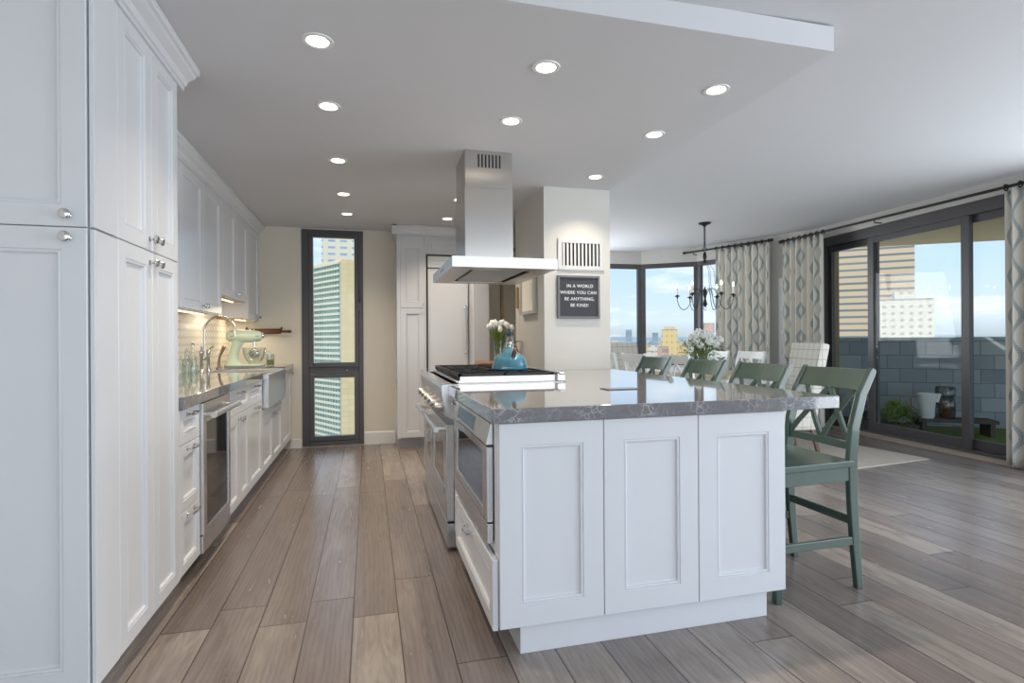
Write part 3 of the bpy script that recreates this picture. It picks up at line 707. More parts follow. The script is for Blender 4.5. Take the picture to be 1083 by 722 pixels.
# ------------------------------------------------------------------ wall cabinets
XU = -1.13
WB = XL+.0085
def wall_cab(y0, y1, z0, label, doors=2, valance=True):
    t = thing('wall_cabinet', label, 'cabinet', (-1.28, (y0+y1)/2, z0))
    MB().box(WB, XU-.021, y0+.001, y1-.001, z0+.015, 2.32).box(XU-.04, XU-.021, y0+.001, y1-.001, z0-.0, z0+.015).build('body', M['cab'], t)
    MB().box(WB, XU-.041, y0+.002, y1-.002, z0+.007, z0+.0145).build('underside', simple('wood_underside', '#b98d5e', .5), t)
    w = (y1-y0)/doors
    for i in range(doors):
        d = front('door', '+x', XU, y0+i*w, y0+(i+1)*w, z0+.005, 2.30, t, fr=.055)
        ky = (y0+w-.03 if i == 0 else y0+w+.03) if doors == 2 else y1-.04
        knob('+x', XU, ky, z0+.045, d, .95)
    MB().box(XU-.13, XU-.115, y0+.06, y1-.06, z0-.002, z0+.007).build('light_strip', M['ledstrip'], t)
    lamp('strip_light', 'AREA', (XU-.125-(-1.28), 0, -.010), 4.5*(y1-y0), (1, .84, .60), (-.35, 0, -1), parent=t, shape='RECTANGLE', size=.03, size_y=(y1-y0)-.14)
    return t
wall_cab(2.72, 3.83, 1.375, 'white wall cabinet tucked behind the tall pantry')
wall_cab(3.83, 4.82, 1.375, 'white double-door wall cabinet nearest the tall pantry')
wall_cab(4.82, 5.80, 1.535, 'shorter white double-door wall cabinet over the sink')
wall_cab(5.80, YB-.004, 1.375, 'narrow white wall cabinet at the end of the run by the window wall', doors=1)
m = MB().extr(crown_prof(XU, 2.295, CK-.002, .065), 'y', 2.72, YB-.002)
m.box(WB, XU, 2.72, YB-.002, 2.322, CK-.002)
tag(m.build('crown_molding', M['cab']), 'continuous white crown moulding above the left wall cabinets', 'moulding')

# ------------------------------------------------------------------ fridge wall
t = thing('pantry_cabinet', 'tall slim white cabinet left of the panelled refrigerator', 'cabinet', (.45, 6.1, 0))
YF = 6.0
MB().box(.30, .610, YF+.021, YB-.001, .11, 2.32).box(.30, .335, YF, YF+.021, .11, 2.32).box(.595, .610, YF, YF+.021, .11, 2.32).build('body', M['cab'], t)
MB().box(.30, .61, YF+.06, YB-.001, 0, .11).build('toe_kick', simple('grey_toe_kick', '#a9aaad', .5), t)
d = front('door', '-y', YF, .335, .595, 1.515, 2.22, t); knob('-y', YF, .570, 1.553, d, .8)
d = front('door', '-y', YF, .335, .595, .115, 1.515, t); knob('-y', YF, .570, 1.480, d, .8)
t = thing('refrigerator', 'built-in refrigerator behind flat white panels with a long vertical handle', 'refrigerator', (.84, 6.1, 0))
MB().box(.615, 1.078, YF+.021, YB-.001, .05, 2.10).build('body', M['rubber'], t)
front('grille_panel', '-y', YF, .628, 1.074, 1.955, 2.083, t, fr=.03)
d = front('door', '-y', YF, .628, 1.074, .115, 1.945, t, fr=.002)
pull('-y', YF, 1.045, 1.28, d, .50, vertical=True, r=.010)
t = thing('wall_cabinet', 'low wide white cabinet front above the refrigerator', 'cabinet', (.84, 6.1, 2.1))
MB().box(.6105, 1.08, YF+.021, YB-.001, 2.101, 2.32).box(.6105, .63, YF, YF+.021, 2.101, 2.32).build('body', M['cab'], t)
front('door', '-y', YF, .63, 1.078, 2.105, 2.25, t, fr=.03)
m = MB().box(.30, 1.0, YF+.0, YF+.02, 2.322, CK-.002).extr([(YF-(y), z) for (y, z) in crown_prof(0, 2.30, CK-.002, .055)], 'x', .25, 1.08)
m.box(.25, .30, YF-.055, YB-.01, 2.385, CK-.002).box(.27, .30, YF-.03, YB-.01, 2.335, 2.385).box(.288, .30, YF-.012, YB-.01, 2.30, 2.335)
tag(m.build('crown_molding', M['cab']), 'white crown moulding above the refrigerator wall', 'moulding')
tag(MB().box(1.081, 1.25, YF-.28, YB-.001, 0, CK-.002).build('end_panel', M['cab'], bevel=.003), 'full-height plain white panel at the right side of the refrigerator', 'panel')

# ------------------------------------------------------------------ island
IX0, IX1, IY0 = .455, 1.690, 1.935
t = thing('kitchen_island', 'large white panelled kitchen island under grey quartz', 'island', (1.1, 2.6, 0))
MB().box(IX0+.021, IX1-.0, IY0+.021, 2.995, .115, ZC0).box(1.13, IX1, 2.995, 4.198, .115, ZC0).build('body', M['cab'], t, bevel=.002)
MB().box(.54, 1.618, IY0+.03, 2.99, 0, .115).box(1.15, 1.618, 2.99, 4.198, 0, .115).build('toe_kick', M['cab'], t, bevel=.002)
MB().box(IX0, IX0+.0208, IY0+.0215, IY0+.075, .115, ZC0-.004).box(IX0, IX0+.021, 2.985, 2.996, .115, ZC0-.004).box(IX0, IX0+.021, 2.01, 2.832, .37, .395).build('face_frame', M['cab'], t, bevel=.0015)
for a, b in ((IX0, .866), (.866, 1.276), (1.276, IX1)):
    front('end_panel', '-y', IY0, a, b, .113, ZC0-.004, t, fr=.082, th=.021)
d = front('drawer', '-x', IX0-.022, 1.95, 2.835, .105, .365, t, fr=.05); pull('-x', IX0-.022, 2.40, .325, d, .11)
d = front('door', '-x', IX0-.0, 2.845, 2.985, .105, .845, t, fr=.035, th=.015); knob('-x', IX0, 2.905, .825, d, .9)
# microwave
t = thing('microwave_oven', 'built-in stainless microwave with dark glass in the island side', 'microwave', (.6, 2.42, .4))
MB().box(IX0+.0, IX0+.0205, 2.012, 2.830, .397, .858).build('body', M['steel'], t, bevel=.002)
d = MB().box(IX0-.028, IX0-.002, 2.02, 2.825, .40, .475).box(IX0-.028, IX0-.002, 2.02, 2.10, .48, .765).box(IX0-.028, IX0-.002, 2.745, 2.825, .48, .765).box(IX0-.028, IX0-.002, 2.10, 2.745, .48, .52).box(IX0-.028, IX0-.002, 2.10, 2.745, .735, .765).build('door', M['steel'], t, bevel=.003)
MB().box(IX0-.022, IX0-.004, 2.095, 2.75, .515, .74).build('door_glass', M['darkglass'], d)
MB().hexa([(IX0-.03, 2.02, .772), (IX0-.002, 2.02, .772), (IX0-.002, 2.825, .772), (IX0-.03, 2.825, .772), (IX0-.012, 2.02, .852), (IX0-.002, 2.02, .852), (IX0-.002, 2.825, .852), (IX0-.012, 2.825, .852)]).build('control_panel', M['steel_w'], t, bevel=.002)
MB().hexa([(IX0-.0285, 2.30, .785), (IX0-.02, 2.30, .785), (IX0-.02, 2.72, .785), (IX0-.0285, 2.72, .785), (IX0-.0175, 2.30, .84), (IX0-.01, 2.30, .84), (IX0-.01, 2.72, .84), (IX0-.0175, 2.72, .84)]).build('display', M['darkglass'], t)
# island top
m = MB().prism([(.425, 1.912), (1.945, 1.912), (1.945, 4.198), (1.115, 4.198), (1.115, 3.004), (.425, 3.004)], ZC0, ZC1)
tag(m.build('countertop', M['quartz'], bevel=.003), 'polished grey veined quartz countertop of the island', 'countertop')
tag(MB().box(1.12, 1.30, 2.447, 2.545, ZC1-.001, ZC1+.0035).box(1.128, 1.292, 2.455, 2.537, ZC1+.0035, ZC1+.0045).build('counter_outlet', simple('dark_outlet_lid', '#4e4d50', .15), bevel=.001), 'flush dark pop-up outlet lid in the island countertop', 'outlet')
# cabinet past the range
t = thing('base_cabinet', 'small white island end cabinet on the far side of the range', 'cabinet', (.75, 4.46, 0))
MB().box(.46, 1.10, 4.245, 4.69, .115, ZC0).build('body', M['cab'], t)
MB().box(.54, 1.08, 4.245, 4.67, 0, .115).build('toe_kick', M['cab'], t)
front('door', '-x', .455, 4.25, 4.69, .115, .862, t, th=.006)
tag(MB().box(.43, 1.13, 4.236, 4.71, ZC0, ZC1).build('countertop', M['quartz'], bevel=.003), 'short piece of grey countertop beyond the range', 'countertop')

# ------------------------------------------------------------------ range
RY0, RY1, RX = 3.010, 4.230, .445
t = thing('gas_range', 'wide stainless professional gas range with two ovens in the island', 'range', (.75, 3.62, 0))
MB().box(RX+.012, 1.10, RY0, RY1, .10, .905).build('body', M['steel'], t, bevel=.003)
MB().box(RX-.03, RX+.04, RY0+.002, RY1-.002, .02, .155).box(RX+.05, 1.08, RY0+.02, RY1-.02, 0, .10).build('kick_panel', M['steel'], t, bevel=.004)
m = MB().extr([(RX+.012, .72), (RX-.035, .745), (RX-.058, .86), (RX-.062, .905), (RX-.055, .925), (RX+.04, .925), (RX+.04, .72)], 'y', RY0, RY1)
m.build('control_panel', M['steel'], t, bevel=.004)
for a, b, mainw in ((RY0+.006, RY0+.745, True), (RY0+.755, RY1-.006, False)):
    m = MB(); za, zb = .165, .70; fr_ = .13 if mainw else .10
    m.box(RX-.032, RX+.011, a, a+fr_, za, zb).box(RX-.032, RX+.011, b-fr_, b, za, zb).box(RX-.032, RX+.011, a+fr_, b-fr_, za, za+.17).box(RX-.032, RX+.011, a+fr_, b-fr_, zb-.13, zb)
    d = m.build('oven_door', M['steel'], t, bevel=.004)
    MB().box(RX-.026, RX-.01, a+fr_-.005, b-fr_+.005, za+.165, zb-.125).build('oven_window', M['darkglass'], d)
    m = MB().tube([(RX-.085, a+.02, .672), (RX-.085, b-.02, .672)], .016, 12)
    for yy in (a+.05, b-.05): m.tube([(RX-.03, yy, .672), (RX-.085, yy, .672)], .012, 10)
    m.build('handle', M['steel_w'], d, smooth=True)
MB().box(RX-.034, RX-.031, RY0+.09, RY0+.13, .30, .335).build('badge', simple('red_grey_badge', '#77787a', .4), t)
for i in range(6):
    yy = RY0+.11+i*.20
    k_ = MB().lathe([(.032, 0), (.032, .006), (.026, .008), (.025, .04), (.022, .045), (.01, .046)], (RX-.040, yy, .79), 18, '-x').build('knob', simple('knob_metal', '#bcb8b2', .25, 1) if i == 0 else bpy.data.materials['knob_metal'], t, smooth=True)
MB().box(RX-.0, 1.10, RY0+.002, RY1-.002, .905, .925).box(RX+.03, RX+.05, RY0+.05, RY1-.05, .925, .94).build('cooktop', M['steel_w'], t, bevel=.003)
tw = MB().box(RX+.05, 1.06, RY0+.034, RY0+.050, .925, .962).box(RX+.05, 1.06, RY1-.05, RY1-.034, .925, .962).box(RX+.04, RX+.055, RY0+.034, RY1-.034, .925, .940).build('raised_rim', M['steel_h'], t, bevel=.002)
tray = MB().box(RX+.055, 1.058, RY0+.05, RY1-.05, .9255, .950).build('burner_tray', M['black'], t)
blue = simple('grate_edge_enamel', '#2d3f5c', .3)
for i in range(3):
    y0 = RY0+.055+i*.372; y1 = y0+.366; m = MB(); zt = .976
    m.box(RX+.045, RX+.062, y0, y1, zt-.018, zt).box(1.040, 1.057, y0, y1, zt-.018, zt).box(RX+.045, 1.057, y0, y0+.014, zt-.018, zt).box(RX+.045, 1.057, y1-.014, y1, zt-.018, zt)
    m.box(.752, .768, y0, y1, zt-.016, zt)
    for cx in (.63, .90):
        for k in range(4):
            a = PI/4+k*PI/2; m.beam((cx+.03*math.cos(a), (y0+y1)/2+.03*math.sin(a), zt-.006), (cx+.16*math.cos(a)*.9, (y0+y1)/2+.20*math.sin(a)*.95, zt-.006), .012, .014)
        for k in range(4):
            a = k*PI/2; m.beam((cx+.03*math.cos(a), (y0+y1)/2+.03*math.sin(a), zt-.006), (cx+(.13 if k % 2 == 0 else 0)*math.cos(a), (y0+y1)/2+.175*math.sin(a), zt-.006), .012, .014)
    for px in (RX+.053, 1.048):
        for py in (y0+.007, y1-.007): m.box(px-.008, px+.008, py-.007, py+.007, .949, zt-.01)
    g = m.build('grate', M['black'], t)
    for cx in (.63, .90):
        MB().lathe([(.05, 0), (.05, .012), (.035, .014), (.035, .020), (.01, .022)], (cx, (y0+y1)/2, .948), 18).build('burner', M['black'], t, smooth=True)
m = MB().box(1.062, 1.108, RY0+.003, RY1-.003, .925, .965).box(1.075, 1.108, RY0+.003, RY1-.003, .965, .975)
m.build('back_guard', M['steel'], t, bevel=.004)

# ------------------------------------------------------------------ range hood
HX0, HX1, HY0, HY1, HZ0, HZ1 = .468, 1.108, 3.13, 4.09, 1.590, 1.652
t = thing('range_hood', 'stainless steel island range hood with square chimney and flat canopy', 'range hood', (.77, 3.6, HZ0))
m = MB().box(HX0, HX1, HY0, HY1, HZ1-.003, HZ1)
m.box(HX0, HX0+.004, HY0, HY1, HZ0, HZ1-.003).box(HX1-.004, HX1, HY0, HY1, HZ0, HZ1-.003).box(HX0+.004, HX1-.004, HY0, HY0+.004, HZ0, HZ1-.003).box(HX0+.004, HX1-.004, HY1-.004, HY1, HZ0, HZ1-.003)
m.build('canopy', M['steel_w'], t)
m = MB(); i0, i1, j0, j1 = HX0+.13, HX1-.13, HY0+.13, HY1-.13
m.box(HX0+.004, HX1-.004, HY0+.004, j0, HZ0+.0, HZ0+.006).box(HX0+.004, HX1-.004, j1, HY1-.004, HZ0, HZ0+.006).box(HX0+.004, i0, j0, j1, HZ0, HZ0+.006).box(i1, HX1-.004, j0, j1, HZ0, HZ0+.006)
m.build('underside', M['steel_h'], t)
m = MB().box(i0, i0+.003, j0, j1, HZ0+.006, HZ0+.05).box(i1-.003, i1, j0, j1, HZ0+.006, HZ0+.05).box(i0, i1, j0, j0+.003, HZ0+.006, HZ0+.05).box(i0, i1, j1-.003, j1, HZ0+.006, HZ0+.05)
m.build('recess', M['rubber'], t)
for k in range(2):
    ya = j0+.01+k*(j1-j0)/2; yb = ya+(j1-j0)/2-.02; m = MB().box(i0+.03, i1-.03, ya, yb, HZ0+.018, HZ0+.024)
    nb = 12
    for q in range(nb):
        yy = ya+(q+.5)*(yb-ya)/nb; m.box(i0+.03, i1-.03, yy-.008, yy+.005, HZ0+.006, HZ0+.018)
    m.build('baffle_filter', M['mesh_filter'], t)
CX0, CX1, CY0, CY1 = .606, .928, 3.50, 3.87
m = MB().box(CX0, CX1, CY0, CY1, HZ1, 2.16)
m.build('chimney_lower', M['steel_h'], t, bevel=.003)
up = MB().box(CX0+.003, CX1-.003, CY0+.003, CY1-.003, 2.158, CK-.001).build('chimney_upper', M['steel_h'], t, bevel=.002)
m = MB()
for k in range(7): xx = CX0+.088+k*.0235; m.box(xx, xx+.011, CY0+.0015, CY0+.010, 2.29, 2.375)
m.build('vent_slots', M['rubber'], up)
m = MB()
for k in range(5): m.lathe([(.007, 0), (.007, .003)], (HX0, 3.50+k*.035, HZ0+.03), 10, '-x')
m.build('buttons', M['chrome'], t)

# ------------------------------------------------------------------ things on the range and behind it
kx, ky, kz = .865, 3.36, .976
t = thing('tea_kettle', 'teal blue enamel tea kettle on the range grates', 'kettle', (kx, ky, kz))
MB().lathe([(.100, 0), (.116, .004), (.118, .012), (.112, .020), (.108, .035), (.104, .060), (.094, .082), (.072, .100), (.050, .108), (.048, .112), (.043, .128), (.030, .140), (.012, .146)], (kx, ky, kz), 32).build('body', M['kettle'], t, smooth=True)
MB().tube([(kx+.0, ky-.075, kz+.085), (kx+.0, ky-.105, kz+.110), (kx, ky-.125, kz+.135)], [.022, .016, .013], 12).build('spout', M['chrome'], t, smooth=True)
MB().lathe([(.006, 0), (.006, .012), (.014, .018), (.012, .032), (.004, .036)], (kx, ky, kz+.145), 14).build('lid_knob', M['chrome'], t, smooth=True)
hpts = []
for k in range(13):
    a = math.radians(-12+k*204/12); hpts.append((kx, ky+.078*math.cos(a), kz+.118+.125*math.sin(a)))
m = MB().sweep(hpts, [[(-.010, -.004), (.010, -.004), (.010, .004), (-.010, .004)]]*len(hpts), up=(1, 0, 0))
hh = m.build('handle', M['chrome'], t, smooth=True)
MB().tube([hpts[4], hpts[5], hpts[6], hpts[7], hpts[8]], .014, 10).build('grip', simple('blue_grip', '#4a5f70', .3), hh, smooth=True)
# walnut console behind the island
t = thing('wood_console', 'brown walnut side table beside the column behind the range', 'table', (1.17, 4.97, 0))
MB().prism(rr(1.155, 4.95, .385, .40, r=.10), .875, .965).build('table_top', M['walnut'], t, smooth=True, bevel=.01)
for x in (1.02, 1.29):
    for y in (4.82, 5.08): MB().box(x-.02, x+.02, y-.02, y+.02, 0, .875).build('leg', M['walnut'], t)
# tulip vase
vx, vy, vz = 1.165, 4.90, .965
t = thing('flower_vase', 'clear glass vase of white tulips behind the blue kettle', 'vase', (vx, vy, vz))
MB().lathe([(.050, 0), (.055, .006), (.050, .10), (.062, .20), (.059, .20), (.046, .10), (.045, .012)], (vx, vy, vz), 20, caps=False).build('vase', M['clear'], t, smooth=True)
MB().lathe([(.044, .012), (.045, .12)], (vx, vy, vz), 18).build('water', m_glass('vase_water', (.85, .92, .82, 1), .05), t, smooth=True)
random.seed(3)
st = MB(); lf = MB(); heads = []
for k in range(16):
    a = k*2.4; r = .015+.11*math.sqrt((k+.5)/16); hx, hy = vx+r*math.cos(a), vy+r*.8*math.sin(a); hz_ = vz+.37-.9*(r**2)*5+random.uniform(-.015, .015)
    st.tube([(vx+.02*math.cos(a), vy+.02*math.sin(a), vz+.02), (vx+r*.35*math.cos(a), vy+r*.35*math.sin(a), vz+.2), (hx, hy, hz_-.02)], .003, 5); heads.append((hx, hy, hz_))
for k in range(34):
    a = random.uniform(0, 2*PI); r0 = .03; r1 = random.uniform(.06, .13); z0_ = vz+random.uniform(.10, .2); z1_ = z0_+random.uniform(.08, .15)
    p0 = Vector((vx+r0*math.cos(a), vy+r0*math.sin(a), z0_)); p1 = Vector((vx+r1*math.cos(a), vy+r1*math.sin(a), z1_)); pm = (p0+p1)/2+Vector((0, 0, .02)); s_ = Vector((-math.sin(a), math.cos(a), 0))*.014
    lf.add([p0-s_*.3, p0+s_*.3, pm+s_, p1, pm-s_], [(0, 1, 2, 4), (4, 2, 3)])
st.build('stems', M['leaf'], t); lf.build('leaves', M['leaf'], t)
for hx, hy, hz_ in heads:
    m = MB().lathe([(.006, -.022), (.020, -.012), (.024, .004), (.018, .020), (.008, .030)], (hx, hy, hz_), 8); m.build('bloom', M['petal'], t, smooth=True)
# wooden pear
px_, py_, pz_ = 1.285, 4.86, .965
t = thing('decorative_pear', 'polished wooden pear with metal leaf beside the tulip vase', 'ornament', (px_, py_, pz_))
MB().lathe([(.03, 0), (.050, .012), (.062, .045), (.058, .078), (.042, .105), (.036, .125), (.030, .142), (.008, .150)], (px_, py_, pz_), 22).build('body', M['pearwood'], t, smooth=True)
MB().tube([(px_, py_, pz_+.148), (px_-.012, py_, pz_+.175), (px_-.018, py_, pz_+.20)], .004, 6).build('stem', M['black'], t, smooth=True)
m = MB(); P = []
for k in range(10):
    q = k/9; w_ = .019*math.sin(PI*q)+.0006; x = px_+.0+.115*q; z = pz_+.165+.02*math.sin(q*PI)
    P += [(x, py_-w_, z), (x, py_+w_, z+.004), (x, py_+w_, z+.007), (x, py_-w_, z+.003)]
m.add(P, [(4*k+j, 4*k+(j+1) % 4, 4*k+4+(j+1) % 4, 4*k+4+j) for k in range(9) for j in range(4)]+[(0, 3, 2, 1), (36, 37, 38, 39)])
m.build('leaf', simple('dark_metal_leaf', '#6d6a66', .3, .9), t, smooth=True)
# picture on the column's left face
t = thing('picture_frame', 'small framed cream print on the left side of the grey column', 'picture', (1.36, 4.6, 1.55))
y0, y1, z0, z1 = 4.39, 4.82, 1.385, 1.74
m = MB()
for q in ((y0, y0+.03, z0, z1), (y1-.03, y1, z0, z1), (y0+.03, y1-.03, z0, z0+.03), (y0+.03, y1-.03, z1-.03, z1)): m.box(1.335, 1.3695, q[0], q[1], q[2], q[3])
m.build('frame', M['silver_frame'], t, bevel=.003)
MB().box(1.352, 1.366, y0+.03, y1-.03, z0+.03, z1-.03).build('mat_board', simple('cream_mat', '#efe9dc', .7), t)
MB().box(1.349, 1.352, y0+.10, y1-.10, z0+.09, z1-.09).build('print', M['paper'], t)
tag(MB().box(1.35, 1.3695, 4.965, 5.01, 1.46, 1.66).build('wall_plaque', simple('tan_wood', '#a98a5e', .5), bevel=.004), 'narrow tan wooden strip hanging on the column left of the framed print', 'plaque')
# vent grille on the column front
YC = 4.20
t = thing('vent_grille', 'white metal air vent grille high on the grey column', 'vent', (1.65, YC, 1.86))
gx0, gx1, gz0, gz1 = 1.485, 1.885, 1.730, 1.985
m = MB()
for q in ((gx0, gx0+.035, gz0, gz1), (gx1-.035, gx1, gz0, gz1), (gx0+.035, gx1-.035, gz0, gz0+.035), (gx0+.035, gx1-.035, gz1-.035, gz1)): m.box(q[0], q[1], YC-.014, YC-.0005, q[2], q[3])
M['vent'] = simple('vent_paint', '#c6c7c8', .5, var=.01)
m.build('frame', M['vent'], t, bevel=.002)
MB().box(gx0+.035, gx1-.035, YC-.003, YC-.0005, gz0+.035, gz1-.035).build('backing', M['rubber'], t)
m = MB()
for k in range(10):
    xx = gx0+.052+k*.0325; m.hexa([(xx-.010, YC-.012, gz0+.035), (xx-.007, YC-.0125, gz0+.035), (xx+.010, YC-.004, gz0+.035), (xx+.007, YC-.0035, gz0+.035), (xx-.010, YC-.012, gz1-.035), (xx-.007, YC-.0125, gz1-.035), (xx+.010, YC-.004, gz1-.035), (xx+.007, YC-.0035, gz1-.035)])
m.build('louvers', M['vent'], t)
# letter board
t = thing('letter_board', 'charcoal felt letter board with white lettering on the grey column', 'sign', (1.66, YC, 1.51))
bx0, bx1, bz0, bz1 = 1.478, 1.845, 1.335, 1.685
m = MB()
for q in ((bx0, bx0+.018, bz0, bz1), (bx1-.018, bx1, bz0, bz1), (bx0+.018, bx1-.018, bz0, bz0+.018), (bx0+.018, bx1-.018, bz1-.018, bz1)): m.box(q[0], q[1], YC-.022, YC-.0005, q[2], q[3])
m.build('frame', simple('grey_oak_frame', '#6b6a6e', .4), t, bevel=.002)
m = MB().box(bx0+.018, bx1-.018, YC-.010, YC-.0005, bz0+.018, bz1-.018)
for k in range(26): zz = bz0+.024+k*.012; m.box(bx0+.018, bx1-.018, YC-.0125, YC-.010, zz, zz+.007)
m.build('felt_board', M['feltb'], t)
def text(body, x, z, size, y, parent, mat, name='lettering'):
    c = bpy.data.curves.new('txt', 'FONT'); c.body = body; c.size = size; c.align_x = 'CENTER'; c.extrude = .0012; c.offset = 0; c.space_character = 1.08
    o = bpy.data.objects.new('txt', c); COL.objects.link(o); bpy.context.view_layer.update()
    me = bpy.data.meshes.new_from_object(o.evaluated_get(bpy.context.evaluated_depsgraph_get())); bpy.data.objects.remove(o)
    org = Vector(ORG.get(parent.name, (0, 0, 0)))
    for v in me.vertices: v.co = Vector((v.co.x+x, y-v.co.z, v.co.y+z))-org
    me.materials.clear(); me.materials.append(mat)
    ob = bpy.data.objects.new(name, me); COL.objects.link(ob); ob.parent = parent; return ob
for s_, cx, zz in (('IN A WORLD', 1.672, 1.588), ('WHERE YOU CAN', 1.660, 1.535), ('BE ANYTHING,', 1.668, 1.483), ('BE KIND!', 1.668, 1.432)):
    text(s_, cx, zz, .0365, YC-.0138, t, M['signw'])

# ------------------------------------------------------------------ downlights
DL = []
SP = [(-.195, y) for y in (2.38, 3.03, 3.93, 4.82, 5.57)]+[(.785, y) for y in (2.36, 2.99, 4.79, 5.56)]+[(1.675, y) for y in (2.37, 2.98, 3.87)]
rows = {-.195: 'aisle', .785: 'middle', 1.675: 'right-hand'}
ordn = ['nearest', 'second', 'third', 'fourth', 'farthest']
cnt = {}
for i, (x, y) in enumerate(SP):
    k = cnt.get(x, 0); cnt[x] = k+1; tot = sum(1 for q in SP if q[0] == x)
    word = 'farthest' if k == tot-1 else ordn[k]
    lab = 'lit round recessed downlight, %s one in the %s row of the kitchen ceiling' % (word, rows[x])
    if i == 0:
        t = thing('recessed_downlight', lab, 'downlight', (x, y, CK), 'recessed kitchen downlights')
        MB().lathe([(.044, -.003), (.052, -.006), (.062, -.004), (.064, 0)], (x, y, CK), 28, caps=False).build('trim_ring', M['trim'], t, smooth=True)
        MB().lathe([(.0445, -.004), (.0445, -.0015)], (x, y, CK), 28).build('lens', M['lamp'], t, smooth=False)
        lamp('light', 'SPOT', (0, 0, -.012), SPOT_W, (1, .86, .68), (0, 0, -1), parent=t, spot_size=math.radians(118), spot_blend=1.0, shadow_soft_size=.045)
        proto = t
    else:
        c = copy_tree(proto); c.location = (x, y, CK); c['label'] = lab

# ------------------------------------------------------------------ counter stools
def xback(name, cat, mat, W=.42, D=.46, seat_z=.60, top=1.02, foot=True, splay=.0, label=''):
    """double-X back chair, facing -x. Origin on the floor under the seat centre"""
    t = thing(name, label, cat)
    r = W/2-.018; xr = D/2-.02; xf = -D/2+.02
    sc = seat_z/.60
    def legpath(y):
        return [(xr+.034, y, 0), (xr+.014, y, .20*sc), (xr, y, .42*sc), (xr-.003, y, seat_z), (xr+.012, y, seat_z+.15), (xr+.055, y, seat_z+.30), (xr+.115, y, top-.012), (xr+.122, y, top)]
    def bx(p, z):
        for a, b in zip(p, p[1:]):
            if a[2] <= z <= b[2]: q = (z-a[2])/(b[2]-a[2]); return a[0]+(b[0]-a[0])*q
        return p[-1][0]
    LP = legpath(0)
    for s_ in (-1, 1):
        p = legpath(s_*r)
        ws = [.034, .040, .046, .048, .046, .042, .036, .026]
        m = MB().sweep(p, [[(-.014, -w/2), (.014, -w/2), (.014, w/2), (-.014, w/2)] for w in ws], up=(1, 0, 0))
        m.build('rear_leg', mat, t, bevel=.004)
        rf = W/2+.012
        m = MB().hexa([(xf-.016, s_*rf-.016, 0), (xf+.016, s_*rf-.016, 0), (xf+.016, s_*rf+.016, 0), (xf-.016, s_*rf+.016, 0),
                       (xf-.021, s_*rf-.021, seat_z-.03), (xf+.021, s_*rf-.021, seat_z-.03), (xf+.021, s_*rf+.021, seat_z-.03), (xf-.021, s_*rf+.021, seat_z-.03)])
        m.build('front_leg', mat, t, bevel=.004)
        if foot: MB().beam((xf, s_*rf, .235*sc), (xr+.018, s_*r, .225*sc), .018, .038).build('side_stretcher', mat, t, bevel=.003)
    # seat: slightly dished slab
    P0 = [(xf-.035, -W/2-.03), (xf-.035, W/2+.03), (xr-.004, W/2-.0), (xr-.004, -W/2+.0)]
    nx, ny = 10, 8; vs = []; fs = []
    for zoff in (0, -.030):
        for i in range(nx+1):
            for j in range(ny+1):
                u, v = i/nx, j/ny; y = (v-.5)*((W+.06)*(1-u)+W*u); x = xf-.035+(xr-.004-xf+.035)*u
                dish = -.008*math.sin(PI*u)*math.sin(PI*v) if zoff == 0 else 0
                vs.append((x, y, seat_z+zoff+dish))
    Nn = (nx+1)*(ny+1)
    for i in range(nx):
        for j in range(ny):
            a = i*(ny+1)+j; fs.append((a, a+1, a+ny+2, a+ny+1)); fs.append((Nn+a, Nn+a+ny+1, Nn+a+ny+2, Nn+a+1))
    for i in range(nx):
        a = i*(ny+1); fs.append((a, a+ny+1, Nn+a+ny+1, Nn+a)); a += ny; fs.append((a, Nn+a, Nn+a+ny+1, a+ny+1))
    for j in range(ny):
        fs.append((j, Nn+j, Nn+j+1, j+1)); a = nx*(ny+1)+j; fs.append((a, a+1, Nn+a+1, Nn+a))
    MB().add(vs, fs).build('seat', mat, t, bevel=.004)
    za, zb = seat_z-.095, seat_z-.031
    m = MB().beam((xf+.02, -W/2-.005, (za+zb)/2), (xr-.02, -r, (za+zb)/2), .018, zb-za).beam((xf+.02, W/2+.005, (za+zb)/2), (xr-.02, r, (za+zb)/2), .018, zb-za)
    m.beam((xf, -W/2+.01, (za+zb)/2), (xf, W/2-.01, (za+zb)/2), .018, zb-za).beam((xr-.002, -r+.014, (za+zb)/2), (xr-.002, r-.014, (za+zb)/2), .018, zb-za)
    m.build('apron', mat, t, bevel=.002)
    if foot:
        MB().beam((xf, -W/2, .17*sc), (xf, W/2, .17*sc), .02, .04).build('foot_rest', mat, t, bevel=.003)
    MB().beam((bx(LP, .315*sc), -r+.012, .315*sc), (bx(LP, .315*sc), r-.012, .315*sc), .018, .038).build('rear_stretcher', mat, t, bevel=.003)
    # crest rail, bowed backwards, and lower rail
    def rail(z, h_, bow, th=.022, tilt=.0):
        pts = [(bx(LP, z)+bow*math.sin(PI*(k/8)), (-1+2*k/8)*(r-.01), z) for k in range(9)]
        dn = bx(LP, z+h_/2)-bx(LP, z-h_/2)
        sec = [(-th/2-dn/2*-1*0, -h_/2), (th/2, -h_/2), (th/2, h_/2), (-th/2, h_/2)]
        m = MB(); m.sweep(pts, sec)
        ya = dn/h_
        m.v = [(x+(zz-z)*ya, y, zz) for x, y, zz in m.v]
        return m
    rail(top-.052, .096, .022).build('crest_rail', mat, t, bevel=.004)
    zl = seat_z+.062; rail(zl, .036, .012).build('lower_rail', mat, t, bevel=.003)
    z0_, z1_ = zl+.016, top-.098
